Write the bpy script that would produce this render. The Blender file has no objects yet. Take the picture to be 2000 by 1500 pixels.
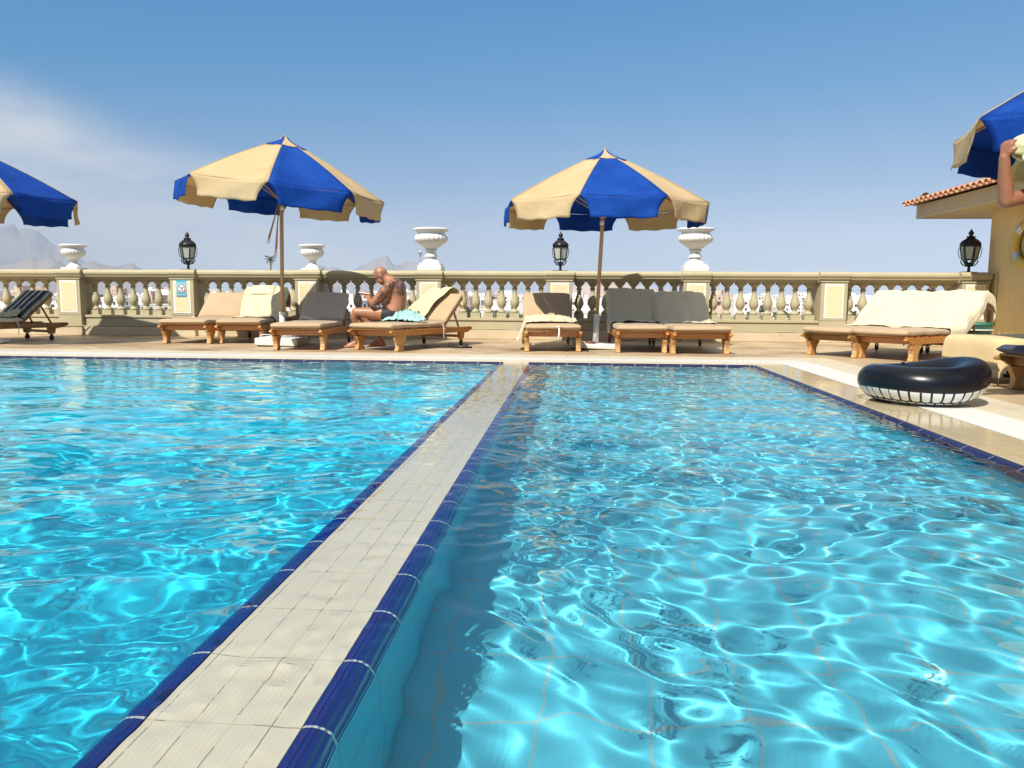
import bpy, bmesh, math, random
import numpy as np
from mathutils import Vector, Matrix, noise, Euler
R = math.radians
random.seed(7)
S = bpy.context.scene
COL = S.collection
AL = math.atan(113/1500)          # yaw of the pool axis
CA, SA = math.cos(AL), math.sin(AL)
def W(s, v, z=0.0):               # pool frame -> world
    return Vector((s*CA + v*SA, -s*SA + v*CA, z))

# ------------------------------------------------------------------ materials
def new_mat(name):
    m = bpy.data.materials.new(name); m.use_nodes = True
    nt = m.node_tree; nt.nodes.clear()
    out = nt.nodes.new('ShaderNodeOutputMaterial')
    p = nt.nodes.new('ShaderNodeBsdfPrincipled')
    nt.links.new(p.outputs[0], out.inputs[0])
    return m, nt, p, out
def N(nt, t, **k):
    n = nt.nodes.new('ShaderNode'+t)
    for a, b in k.items():
        if a.startswith('i_'):
            n.inputs[a[2:].replace('_', ' ')].default_value = b
        else: setattr(n, a, b)
    return n
def col4(c): return (c[0], c[1], c[2], 1)
def noise_n(nt, coord, scale, detail=4, rough=.55, mapscale=None, rot=None):
    src = coord
    if mapscale or rot:
        mp = N(nt, 'Mapping')
        if mapscale: mp.inputs['Scale'].default_value = mapscale
        if rot: mp.inputs['Rotation'].default_value = rot
        nt.links.new(coord, mp.inputs[0]); src = mp.outputs[0]
    n = N(nt, 'TexNoise'); n.inputs['Scale'].default_value = scale
    n.inputs['Detail'].default_value = detail; n.inputs['Roughness'].default_value = rough
    nt.links.new(src, n.inputs['Vector']); return n
def ramp(nt, fac, stops):
    r = N(nt, 'ValToRGB'); e = r.color_ramp.elements
    while len(e) < len(stops): e.new(.5)
    for el, (p, c) in zip(e, stops): el.position = p; el.color = col4(c)
    nt.links.new(fac, r.inputs[0]); return r
def mixc(nt, fac, a, b, mode='MIX'):
    m = N(nt, 'Mix', data_type='RGBA', blend_type=mode)
    for s_, v in ((m.inputs[0], fac), (m.inputs[6], a), (m.inputs[7], b)):
        if isinstance(v, (int, float)): s_.default_value = v
        elif isinstance(v, tuple): s_.default_value = col4(v)
        else: nt.links.new(v, s_)
    return m.outputs[2]
def pm(name, c1, c2=None, scale=3, rough=.6, bump=0, bscale=40, bdist=.01, metallic=0, coat=0, spec=.5,
       mapscale=None, c3=None, spotscale=1.2, spot=(.62, .72), rv=0, sheen=0, coord='Object'):
    m, nt, p, out = new_mat(name)
    tc = N(nt, 'TexCoord'); co = tc.outputs[coord]
    if c2:
        n = noise_n(nt, co, scale, 5, .6, mapscale)
        c = ramp(nt, n.outputs[0], [(.3, c1), (.7, c2)]).outputs[0]
        if c3:
            n2 = noise_n(nt, co, spotscale, 6, .65)
            f = ramp(nt, n2.outputs[0], [(spot[0], (0, 0, 0)), (spot[1], (1, 1, 1))])
            c = mixc(nt, f.outputs[0], c, c3)
        nt.links.new(c, p.inputs['Base Color'])
        if rv:
            mr = N(nt, 'MapRange'); mr.inputs[3].default_value = max(0, rough-rv); mr.inputs[4].default_value = min(1, rough+rv)
            nt.links.new(n.outputs[0], mr.inputs[0]); nt.links.new(mr.outputs[0], p.inputs['Roughness'])
    else: p.inputs['Base Color'].default_value = col4(c1)
    if not rv: p.inputs['Roughness'].default_value = rough
    p.inputs['Metallic'].default_value = metallic
    p.inputs['Coat Weight'].default_value = coat
    p.inputs['Specular IOR Level'].default_value = spec
    if sheen: p.inputs['Sheen Weight'].default_value = sheen
    if bump:
        nb = noise_n(nt, co, bscale, 4, .6, mapscale)
        b = N(nt, 'Bump'); b.inputs['Strength'].default_value = bump; b.inputs['Distance'].default_value = bdist
        nt.links.new(nb.outputs[0], b.inputs['Height']); nt.links.new(b.outputs[0], p.inputs['Normal'])
    return m
M = {}
M['stone'] = pm('painted_stone', (.40, .35, .215), (.47, .415, .265), 2.5, .75, .25, 60, .004, c3=(.30, .265, .17), spotscale=5, spot=(.6, .8))
M['plinth'] = pm('plinth_paint', (.42, .365, .225), (.48, .42, .27), 2, .78, .3, 50, .004, c3=(.78, .74, .66), spotscale=7, spot=(.705, .715))
M['course'] = pm('sandstone_course', (.52, .42, .27), (.60, .50, .34), 3, .8, .3, 70, .004, c3=(.42, .33, .20), spotscale=4, spot=(.6, .75))
M['panel'] = pm('cream_panel', (.74, .60, .36), (.78, .65, .41), 3, .7, .1, 80, .002)
M['white_paint'] = pm('white_paint', (.70, .69, .66), (.76, .75, .73), 4, .55, .15, 60, .002, c3=(.62, .60, .55), spotscale=9, spot=(.68, .74))
M['frame_white'] = pm('white_trim', (.82, .80, .72), (.86, .84, .78), 6, .6)
M['black_metal'] = pm('black_metal', (.012, .013, .014), (.03, .03, .03), 12, .38, .2, 40, .003, metallic=.4)
M['wood'] = pm('varnished_wood', (.42, .165, .035), (.60, .27, .065), 6, .33, .15, 30, .002, mapscale=(9, 1, 9), c3=(.22, .09, .025), spotscale=4, spot=(.60, .75), coat=.25, rv=.12)
M['wood_worn'] = pm('worn_wood', (.47, .22, .06), (.63, .36, .13), 6, .55, .3, 30, .003, mapscale=(7, 7, 1), c3=(.60, .50, .34), spotscale=11, spot=(.56, .66), rv=.1)
M['wood_old'] = pm('old_wood', (.22, .11, .035), (.36, .19, .06), 6, .5, .3, 30, .003, mapscale=(9, 1, 9), c3=(.14, .07, .03), spotscale=4, spot=(.55, .7))
M['pole_wood'] = pm('pole_wood', (.40, .235, .11), (.54, .34, .175), 5, .45, .1, 30, .002, mapscale=(8, 8, 1))
M['cushion'] = pm('tan_cushion', (.42, .295, .17), (.48, .345, .205), 4, .85, .35, 9, .012, sheen=.2)
M['cushion_grey'] = pm('taupe_cushion', (.56, .43, .31), (.62, .48, .36), 4, .85, .35, 9, .012, sheen=.2)
M['cushion_navy'] = pm('navy_cushion', (.035, .045, .075), (.07, .08, .115), 4, .7, .3, 9, .01)
M['piping'] = pm('cushion_piping', (.60, .47, .34), None, rough=.8)
def cloth(name, c1, c2):
    m = pm(name, c1, c2, 5, .95, .5, 260, .003, sheen=.35); return m
M['towel_cream'] = cloth('cream_towel', (.62, .53, .32), (.68, .60, .39))
M['towel_sheet'] = cloth('pale_towel', (.62, .55, .36), (.68, .61, .42))
M['towel_yellow'] = cloth('yellow_towel', (.66, .60, .30), (.72, .66, .36))
M['towel_tan'] = cloth('tan_towel', (.62, .45, .20), (.70, .53, .27))
M['towel_teal'] = cloth('teal_towel', (.30, .53, .50), (.38, .62, .58))
M['rubber'] = pm('black_rubber', (.012, .012, .014), (.025, .025, .028), 20, .5)
M['steel'] = pm('steel', (.45, .45, .45), (.55, .55, .55), 8, .3, metallic=1)
M['white_tie'] = pm('white_tie', (.75, .72, .66), None, rough=.9)
M['concrete_white'] = pm('white_concrete', (.66, .65, .62), (.74, .73, .70), 5, .7, .2, 40, .004, c3=(.45, .42, .37), spotscale=8, spot=(.62, .70))
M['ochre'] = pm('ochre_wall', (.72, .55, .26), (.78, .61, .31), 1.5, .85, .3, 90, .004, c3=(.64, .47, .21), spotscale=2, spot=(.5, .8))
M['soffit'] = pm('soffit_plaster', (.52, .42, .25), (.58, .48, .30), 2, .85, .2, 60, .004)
M['terracotta'] = pm('terracotta', (.44, .20, .11), (.56, .30, .18), 6, .75, .3, 30, .004, c3=(.72, .42, .26), spotscale=9, spot=(.58, .7))
M['yellow_plastic'] = pm('yellow_plastic', (.62, .42, .04), (.68, .48, .06), 5, .45)
M['green_plastic'] = pm('green_plastic', (.02, .14, .09), (.03, .18, .12), 5, .5)
M['ceramic'] = pm('brown_ceramic', (.20, .07, .035), (.25, .09, .045), 5, .35)
M['tattoo_dark'] = None

def umbrella_fabric(name, c1, c2):
    m, nt, p, out = new_mat(name)
    tc = N(nt, 'TexCoord')
    n = noise_n(nt, tc.outputs['Object'], 2.2, 6, .65)
    c = ramp(nt, n.outputs[0], [(.35, c1), (.75, c2)])
    nb = noise_n(nt, tc.outputs['Object'], 3.5, 4, .6)
    b = N(nt, 'Bump'); b.inputs['Strength'].default_value = .7; b.inputs['Distance'].default_value = .035
    nt.links.new(nb.outputs[0], b.inputs['Height'])
    p.inputs['Roughness'].default_value = .8
    p.inputs['Specular IOR Level'].default_value = .25
    nt.links.new(c.outputs[0], p.inputs['Base Color']); nt.links.new(b.outputs[0], p.inputs['Normal'])
    tr = N(nt, 'BsdfTranslucent'); nt.links.new(c.outputs[0], tr.inputs[0]); nt.links.new(b.outputs[0], tr.inputs['Normal'])
    mx = N(nt, 'MixShader'); mx.inputs[0].default_value = .36
    nt.links.new(p.outputs[0], mx.inputs[1]); nt.links.new(tr.outputs[0], mx.inputs[2]); nt.links.new(mx.outputs[0], out.inputs[0])
    return m
M['canvas_blue'] = umbrella_fabric('blue_canvas', (.004, .062, .37), (.012, .105, .50))
M['canvas_cream'] = umbrella_fabric('cream_canvas', (.68, .51, .28), (.76, .60, .36))

def tile_mat(name, c1, c2, mortar, bw, rh, ms, rough=.35, axes='XY', rot=0, offset=0.0, bump=.3, c3=None, coat=0, spotscale=3, spot=(.55, .7), off=(0, 0), rv=0):
    m, nt, p, out = new_mat(name)
    tc = N(nt, 'TexCoord'); sp = N(nt, 'SeparateXYZ'); cb = N(nt, 'CombineXYZ')
    nt.links.new(tc.outputs['Object'], sp.inputs[0])
    ix = {'X': 0, 'Y': 1, 'Z': 2}
    nt.links.new(sp.outputs[ix[axes[0]]], cb.inputs[0]); nt.links.new(sp.outputs[ix[axes[1]]], cb.inputs[1])
    mp = N(nt, 'Mapping'); mp.inputs['Rotation'].default_value = (0, 0, rot); mp.inputs['Location'].default_value = (off[0], off[1], 0)
    nt.links.new(cb.outputs[0], mp.inputs[0])
    br = N(nt, 'TexBrick'); br.offset = offset; br.squash = 1
    br.inputs['Scale'].default_value = 1; br.inputs['Brick Width'].default_value = bw; br.inputs['Row Height'].default_value = rh
    br.inputs['Mortar Size'].default_value = ms; br.inputs['Mortar Smooth'].default_value = .1; br.inputs['Bias'].default_value = 0
    br.inputs['Color1'].default_value = col4(c1); br.inputs['Color2'].default_value = col4(c2); br.inputs['Mortar'].default_value = col4(mortar)
    nt.links.new(mp.outputs[0], br.inputs['Vector'])
    c = br.outputs['Color']
    n = noise_n(nt, tc.outputs['Object'], spotscale, 6, .62)
    if c3:
        f = ramp(nt, n.outputs[0], [(spot[0], (0, 0, 0)), (spot[1], (1, 1, 1))])
        c = mixc(nt, f.outputs[0], c, c3)
    nt.links.new(c, p.inputs['Base Color'])
    p.inputs['Roughness'].default_value = rough; p.inputs['Coat Weight'].default_value = coat
    if rv:
        mr = N(nt, 'MapRange'); mr.inputs[1].default_value = .35; mr.inputs[2].default_value = .65
        mr.inputs[3].default_value = max(0, rough-rv); mr.inputs[4].default_value = min(1, rough+rv)
        nt.links.new(n.outputs[0], mr.inputs[0]); nt.links.new(mr.outputs[0], p.inputs['Roughness'])
    b = N(nt, 'Bump'); b.invert = True; b.inputs['Strength'].default_value = bump; b.inputs['Distance'].default_value = .003
    nt.links.new(br.outputs['Fac'], b.inputs['Height']); nt.links.new(b.outputs[0], p.inputs['Normal'])
    return m
M['floor_shallow'] = tile_mat('aqua_tile', (.10, .58, .75), (.115, .62, .79), (.27, .52, .56), .25, .25, .0045, .4, 'XY', off=(.03, .02))
M['floor_deep'] = tile_mat('deep_aqua_tile', (.02, .70, .95), (.025, .73, .97), (.08, .56, .72), .25, .25, .005, .4, 'XY')
M['wall_x'] = tile_mat('aqua_wall_tile', (.055, .58, .72), (.06, .61, .75), (.18, .38, .42), .25, .125, .004, .4, 'YZ')
M['wall_xd'] = tile_mat('deep_wall_tile', (.015, .60, .80), (.02, .63, .83), (.08, .36, .46), .25, .125, .004, .4, 'YZ')
M['wall_y'] = tile_mat('aqua_end_tile', (.04, .48, .66), (.05, .52, .69), (.16, .36, .42), .25, .125, .004, .4, 'XZ')
M['deck'] = tile_mat('deck_tile', (.46, .335, .20), (.52, .39, .24), (.70, .60, .43), 1.22, 1.22, .016, .50, 'XY', rot=R(45), c3=(.27, .17, .085), bump=.15, spotscale=.9, spot=(.45, .65), rv=.12)
M['border'] = tile_mat('beige_border_tile', (.62, .54, .39), (.65, .57, .42), (.48, .41, .29), .245, .35, .004, .42, 'XY', bump=.2, c3=(.56, .48, .33), spot=(.5, .7), rv=.1)
M['wet_border'] = tile_mat('wet_border_tile', (.50, .41, .25), (.53, .44, .28), (.38, .31, .20), .35, .245, .004, .13, 'XY', bump=.15, c3=(.44, .36, .22), spot=(.5, .7), rv=.06)

def striped(name, base, dark, period, axis='Y', duty=.35, rough=.45, bump=.5, rot=0):
    m, nt, p, out = new_mat(name)
    tc = N(nt, 'TexCoord'); mp = N(nt, 'Mapping'); mp.inputs['Rotation'].default_value = (0, 0, rot)
    nt.links.new(tc.outputs['Object'], mp.inputs[0])
    sp = N(nt, 'SeparateXYZ'); nt.links.new(mp.outputs[0], sp.inputs[0])
    a = N(nt, 'Math', operation='MULTIPLY'); a.inputs[1].default_value = 1/period
    nt.links.new(sp.outputs['XYZ'.index(axis)], a.inputs[0])
    f = N(nt, 'Math', operation='FRACT'); nt.links.new(a.outputs[0], f.inputs[0])
    r = ramp(nt, f.outputs[0], [(0, dark), (duty, base)]); r.color_ramp.elements[1].position = duty+.06; r.color_ramp.elements[0].position = duty
    nz = noise_n(nt, tc.outputs['Object'], 4, 6, .65)
    c = mixc(nt, mixc(nt, .35, (0, 0, 0), nz.outputs[0]), r.outputs[0], (.5, .46, .38))
    nt.links.new(c, p.inputs['Base Color']); p.inputs['Roughness'].default_value = rough
    b = N(nt, 'Bump'); b.inputs['Strength'].default_value = bump; b.inputs['Distance'].default_value = .006
    nt.links.new(r.outputs[0], b.inputs['Height']); nt.links.new(b.outputs[0], p.inputs['Normal'])
    return m
M['grate_far'] = striped('overflow_grate', (.82, .81, .77), (.36, .34, .30), .026, 'X', .28, rot=R(12))
M['grate_side'] = striped('overflow_grate_side', (.82, .81, .77), (.40, .38, .34), .026, 'Y', .22)

def ridged(name, c1, c2, period, mortar, rough, pitch=.245, jw=.006, longj=None, c3=None, axis='X', strength=.6, wet=False):
    """tiles with fine ridges running along Y, cross joints every pitch and long joints"""
    m, nt, p, out = new_mat(name)
    tc = N(nt, 'TexCoord'); sp = N(nt, 'SeparateXYZ'); nt.links.new(tc.outputs['Object'], sp.inputs[0])
    def mth(op, a, b=None):
        n = N(nt, 'Math', operation=op)
        for i, v in enumerate((a, b)):
            if v is None: continue
            if isinstance(v, (int, float)): n.inputs[i].default_value = v
            else: nt.links.new(v, n.inputs[i])
        return n.outputs[0]
    nz = noise_n(nt, tc.outputs['Object'], 2.5, 5, .6)
    base = ramp(nt, nz.outputs[0], [(.3, c1), (.7, c2)]).outputs[0]
    wob = mth('MULTIPLY', mth('SUBTRACT', noise_n(nt, tc.outputs['Object'], 9, 4, .6).outputs[0], .5), .012)
    yy = mth('ADD', sp.outputs[1], wob); xx = mth('ADD', sp.outputs[0], mth('MULTIPLY', wob, .6))
    fy = mth('FRACT', mth('DIVIDE', yy, pitch)); jy = mth('LESS_THAN', fy, jw/pitch)
    j = jy
    if longj:
        fx = mth('FRACT', mth('DIVIDE', mth('ADD', xx, 10), longj)); jx = mth('LESS_THAN', fx, jw*.8/longj)
        j = mth('MAXIMUM', jy, jx)
        # the joints are worn: broken up by noise
        br = noise_n(nt, tc.outputs['Object'], 11, 3, .7)
        j = mth('MULTIPLY', j, mth('ADD', mth('MULTIPLY', mth('GREATER_THAN', br.outputs[0], .50), .7), .35))
    c = mixc(nt, j, base, mortar)
    if wet:   # paler near, tan far: painted to offset light lost under film, plus dirt
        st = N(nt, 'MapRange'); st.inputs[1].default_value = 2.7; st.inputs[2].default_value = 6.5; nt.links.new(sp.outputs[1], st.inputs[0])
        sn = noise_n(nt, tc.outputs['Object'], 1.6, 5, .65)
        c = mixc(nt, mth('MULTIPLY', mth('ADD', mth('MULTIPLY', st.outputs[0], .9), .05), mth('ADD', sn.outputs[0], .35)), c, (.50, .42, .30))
    nt.links.new(c, p.inputs['Base Color']); p.inputs['Roughness'].default_value = rough
    w = mth('SINE', mth('MULTIPLY', sp.outputs[0], 2*math.pi/period))
    h = mth('SUBTRACT', w, mth('MULTIPLY', j, 2))
    b = N(nt, 'Bump'); b.inputs['Strength'].default_value = strength; b.inputs['Distance'].default_value = .0025
    nt.links.new(h, b.inputs['Height']); nt.links.new(b.outputs[0], p.inputs['Normal'])
    if wet:   # a thin running film of water: glossy coat whose normal ripples, in patches
        co_ = tc.outputs['Object']
        wv = noise_n(nt, co_, 16, 3, .5, (1.5, .9, 1)); wv.inputs['Distortion'].default_value = 1.8
        pt = noise_n(nt, co_, 1.7, 3, .6); pr = ramp(nt, pt.outputs[0], [(.42, (.05, .05, .05)), (.60, (1, 1, 1))])
        hh = mth('MULTIPLY', wv.outputs[0], pr.outputs[0])
        b2 = N(nt, 'Bump'); b2.inputs['Strength'].default_value = 1; b2.inputs['Distance'].default_value = .006
        nt.links.new(hh, b2.inputs['Height'])
        p.inputs['Coat Weight'].default_value = 1; p.inputs['Coat Roughness'].default_value = .04; p.inputs['Coat IOR'].default_value = 1.33
        nt.links.new(b2.outputs[0], p.inputs['Coat Normal'])
    return m
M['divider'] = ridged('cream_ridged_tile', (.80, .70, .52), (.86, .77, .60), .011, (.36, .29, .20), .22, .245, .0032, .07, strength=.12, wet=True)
M['blue_tile'] = ridged('cobalt_edge_tile', (.005, .010, .19), (.008, .016, .27), .0125, (.70, .72, .74), .18, .245, .007, None, strength=.9)
M['blue_tile_x'] = tile_mat('cobalt_edge_tile_far', (.006, .008, .045), (.008, .010, .06), (.22, .22, .24), .245, 5, .005, .32, 'XY')

M['navy_tile'] = ridged('navy_edge_tile', (.006, .007, .06), (.009, .010, .09), .0125, (.30, .30, .33), .25, .245, .006, None, strength=.7)
def water_mat():
    m = bpy.data.materials.new('pool_water'); m.use_nodes = True
    nt = m.node_tree; nt.nodes.clear()
    out = N(nt, 'OutputMaterial')
    g = N(nt, 'BsdfGlass'); g.inputs['IOR'].default_value = 1.333; g.inputs['Roughness'].default_value = 0
    g.inputs['Color'].default_value = (.97, 1, 1, 1)
    nt.links.new(g.outputs[0], out.inputs[0])
    return m
M['water'] = water_mat()
M['glass'] = None
def glass_mat():
    m, nt, p, out = new_mat('lantern_glass')
    p.inputs['Base Color'].default_value = (.62, .66, .60, 1); p.inputs['Roughness'].default_value = .12
    tr = N(nt, 'BsdfTransparent'); tr.inputs[0].default_value = (.85, .9, .85, 1)
    mx = N(nt, 'MixShader'); mx.inputs[0].default_value = .45
    nt.links.new(p.outputs[0], mx.inputs[1]); nt.links.new(tr.outputs[0], mx.inputs[2]); nt.links.new(mx.outputs[0], out.inputs[0])
    return m
M['glass'] = glass_mat()

# ------------------------------------------------------------------ mesh helpers
def T(loc=(0, 0, 0), rot=(0, 0, 0)):
    return Matrix.Translation(Vector(loc)) @ Euler(rot).to_matrix().to_4x4()
class MB:
    def __init__(s): s.v = []; s.f = []; s.m = []; s.sm = []
    def add(s, vs, fs, mi=0, smooth=False, X=None):
        o = len(s.v)
        s.v += [tuple(X @ Vector(p)) if X else tuple(p) for p in vs]
        for f in fs: s.f.append(tuple(i+o for i in f)); s.m.append(mi); s.sm.append(smooth)
        return s
    def box(s, c, d, X=None, mi=0):
        a, b, e = d[0]/2, d[1]/2, d[2]/2
        vs = [(c[0]+i*a, c[1]+j*b, c[2]+k*e) for i in (-1, 1) for j in (-1, 1) for k in (-1, 1)]
        return s.add(vs, [(0, 1, 3, 2), (4, 6, 7, 5), (0, 4, 5, 1), (2, 3, 7, 6), (0, 2, 6, 4), (1, 5, 7, 3)], mi, False, X)
    def b2(s, lo, hi, X=None, mi=0):
        return s.box([(a+b)/2 for a, b in zip(lo, hi)], [b-a for a, b in zip(lo, hi)], X, mi)
    def lathe(s, prof, seg=24, X=None, mi=0, smooth=True, rf=None):
        vs = []; n = len(prof)
        for i in range(seg):
            a = 2*math.pi*i/seg
            for r, z in prof:
                q = r*(rf(a, z) if rf else 1); vs.append((q*math.cos(a), q*math.sin(a), z))
        fs = []
        for i in range(seg):
            j = (i+1) % seg
            for k in range(n-1): fs.append((i*n+k, j*n+k, j*n+k+1, i*n+k+1))
        if prof[0][0] > 1e-5: fs.append(tuple((seg-1-i)*n for i in range(seg)))
        if prof[-1][0] > 1e-5: fs.append(tuple(i*n+n-1 for i in range(seg)))
        return s.add(vs, fs, mi, smooth, X)
    def tube(s, pts, r, seg=8, X=None, mi=0, smooth=True):
        pts = [Vector(p) for p in pts]; n = len(pts); rs = r if isinstance(r, (list, tuple)) else [r]*n
        vs = []; up = Vector((0, 0, 1))
        prev = None
        for i, p in enumerate(pts):
            t = (pts[min(i+1, n-1)]-pts[max(i-1, 0)]).normalized()
            if prev is None:
                a = t.cross(up)
                if a.length < .1: a = t.cross(Vector((1, 0, 0)))
                a.normalize()
            else: a = (prev - t*prev.dot(t)).normalized()
            prev = a; b = t.cross(a)
            for k in range(seg):
                q = 2*math.pi*k/seg; vs.append(p + (a*math.cos(q)+b*math.sin(q))*rs[i])
        fs = [(i*seg+k, i*seg+(k+1) % seg, (i+1)*seg+(k+1) % seg, (i+1)*seg+k) for i in range(n-1) for k in range(seg)]
        fs += [tuple(range(seg-1, -1, -1)), tuple((n-1)*seg+k for k in range(seg))]
        return s.add(vs, fs, mi, smooth, X)
    def prism(s, poly, x0, x1, X=None, mi=0):
        """polygon in (y,z) extruded along x"""
        n = len(poly)
        vs = [(x0, y, z) for y, z in poly]+[(x1, y, z) for y, z in poly]
        fs = [(i, (i+1) % n, (i+1) % n+n, i+n) for i in range(n)]+[tuple(range(n-1, -1, -1)), tuple(range(n, 2*n))]
        return s.add(vs, fs, mi, False, X)
    def grid(s, fn, nu, nv, X=None, mi=0, smooth=True):
        vs = [fn(i/nu, j/nv) for i in range(nu+1) for j in range(nv+1)]
        fs = [(i*(nv+1)+j, (i+1)*(nv+1)+j, (i+1)*(nv+1)+j+1, i*(nv+1)+j+1) for i in range(nu) for j in range(nv)]
        return s.add(vs, fs, mi, smooth, X)
    def mesh(s, name, mats):
        me = bpy.data.meshes.new(name); me.from_pydata(s.v, [], s.f)
        for m in (mats if isinstance(mats, (list, tuple)) else [mats]): me.materials.append(m)
        me.polygons.foreach_set('material_index', s.m); me.polygons.foreach_set('use_smooth', s.sm)
        bm = bmesh.new(); bm.from_mesh(me); bmesh.ops.recalc_face_normals(bm, faces=bm.faces); bm.to_mesh(me); bm.free()
        me.update(); return me
    def build(s, name, mats, parent=None, bevel=0, solid=0, sub=0, loc=None, rotz=None):
        return link(name, s.mesh(name, mats), parent, bevel, solid, sub, loc, rotz)
def link(name, me, parent=None, bevel=0, solid=0, sub=0, loc=None, rotz=None):
    o = bpy.data.objects.new(name, me); COL.objects.link(o)
    if parent: o.parent = parent
    if loc is not None: o.location = loc
    if rotz is not None: o.rotation_euler = (0, 0, rotz)
    if solid:
        m = o.modifiers.new('solid', 'SOLIDIFY'); m.thickness = solid; m.offset = 1
    if sub:
        m = o.modifiers.new('sub', 'SUBSURF'); m.levels = sub; m.render_levels = sub
    if bevel:
        m = o.modifiers.new('bevel', 'BEVEL'); m.width = bevel; m.segments = 2; m.limit_method = 'ANGLE'; m.angle_limit = R(40)
    return o
def tag(o, label=None, cat=None, group=None, kind=None):
    for k, v in (('label', label), ('category', cat), ('group', group), ('kind', kind)):
        if v: o[k] = v
    return o
def empty(name, loc=(0, 0, 0), rotz=0):
    o = bpy.data.objects.new(name, None); COL.objects.link(o); o.location = loc; o.rotation_euler = (0, 0, rotz)
    o.empty_display_size = .1; return o
def copy_tree(o, parent=None):
    c = o.copy(); COL.objects.link(c); c.parent = parent
    for ch in [x for x in o.children]: copy_tree(ch, c)
    return c
def struct(o): o['kind'] = 'structure'; return o
def fbm(p, o=4): return noise.fractal(Vector(p), 1.0, 2.0, o)

# ------------------------------------------------------------------ camera
cam = bpy.data.cameras.new('camera'); co = bpy.data.objects.new('camera', cam); COL.objects.link(co); S.camera = co
cam.sensor_width = 36; cam.lens = 1500/2000*36; cam.clip_start = .05; cam.clip_end = 90000
co.location = (.03, 0, .72)
pitch = math.atan(172/1500)
co.rotation_euler = (Matrix.Rotation(R(90)-pitch, 4, 'X') @ Matrix.Rotation(.006, 4, 'Z')).to_euler()

# ------------------------------------------------------------------ light and sky
d = Vector((.43, .77, -1.0)).normalized()
sl = bpy.data.lights.new('sun', 'SUN'); sl.energy = 5.0; sl.angle = R(.53); sl.color = (1, .955, .87)
so = bpy.data.objects.new('sun', sl); COL.objects.link(so); so.rotation_euler = d.to_track_quat('-Z', 'Y').to_euler()
so.location = (-10, -20, 30)
sl.cycles.is_caustics_light = True
elev = math.asin(-d.z)
w = bpy.data.worlds.new('World'); S.world = w; w.use_nodes = True
nt = w.node_tree; nt.nodes.clear()
out = N(nt, 'OutputWorld'); bg = N(nt, 'Background'); sky = N(nt, 'TexSky'); sky.sky_type = 'NISHITA'
sky.sun_disc = False; sky.sun_elevation = elev; sky.sun_rotation = R(209); sky.altitude = 50; sky.air_density = 1.0; sky.dust_density = 1.2; sky.ozone_density = 2.0
tc = N(nt, 'TexCoord'); sp = N(nt, 'SeparateXYZ'); nt.links.new(tc.outputs['Generated'], sp.inputs[0])
# thin cirrus low on the left
cn = noise_n(nt, tc.outputs['Generated'], 3.0, 9, .58, (1.2, 1, 4.5))
cr = ramp(nt, cn.outputs[0], [(.40, (0, 0, 0)), (.62, (1, 1, 1))])
def mr(src, a, b, c_, d_, smooth=True):
    n = N(nt, 'MapRange'); n.inputs[1].default_value = a; n.inputs[2].default_value = b; n.inputs[3].default_value = c_; n.inputs[4].default_value = d_
    if smooth: n.interpolation_type = 'SMOOTHSTEP'
    nt.links.new(src, n.inputs[0]); return n.outputs[0]
def mul(a, b):
    n = N(nt, 'Math', operation='MULTIPLY')
    for i, v in enumerate((a, b)):
        if isinstance(v, (int, float)): n.inputs[i].default_value = v
        else: nt.links.new(v, n.inputs[i])
    return n.outputs[0]
left = mr(sp.outputs[0], .05, -.36, 0, 1)
# upper edge of the cloud bank falls to the right
zz = N(nt, 'Math', operation='ADD'); nt.links.new(sp.outputs[2], zz.inputs[0])
nt.links.new(mul(sp.outputs[0], .35), zz.inputs[1])
edge = noise_n(nt, tc.outputs['Generated'], 2.2, 6, .6)
zz2 = N(nt, 'Math', operation='ADD'); nt.links.new(zz.outputs[0], zz2.inputs[0]); nt.links.new(mul(edge.outputs[0], .12), zz2.inputs[1])
low = mr(zz2.outputs[0], .125, .04, 0, 1)
body = N(nt, 'Math', operation='ADD'); nt.links.new(mul(cr.outputs[0], .55), body.inputs[0]); body.inputs[1].default_value = .38
fac = mul(mul(left, low), body.outputs[0])
grad = ramp(nt, sp.outputs[2], [(0, (3.9, 4.15, 4.6)), (.05, (3.0, 3.6, 4.6)), (.13, (1.2, 2.75, 4.8)), (.24, (.22, 2.1, 4.6)), (.36, (.04, 1.7, 4.2)), (.50, (1.2, 2.5, 4.2)), (.7, (3.4, 3.8, 4.4)), (1, (6.2, 5.9, 5.4))])  # upper stops brightened and warmed: added fill light for the shaded fabrics
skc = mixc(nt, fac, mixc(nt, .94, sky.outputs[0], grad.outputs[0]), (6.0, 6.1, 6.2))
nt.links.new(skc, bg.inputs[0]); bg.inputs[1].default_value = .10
nt.links.new(bg.outputs[0], out.inputs[0])

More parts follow.
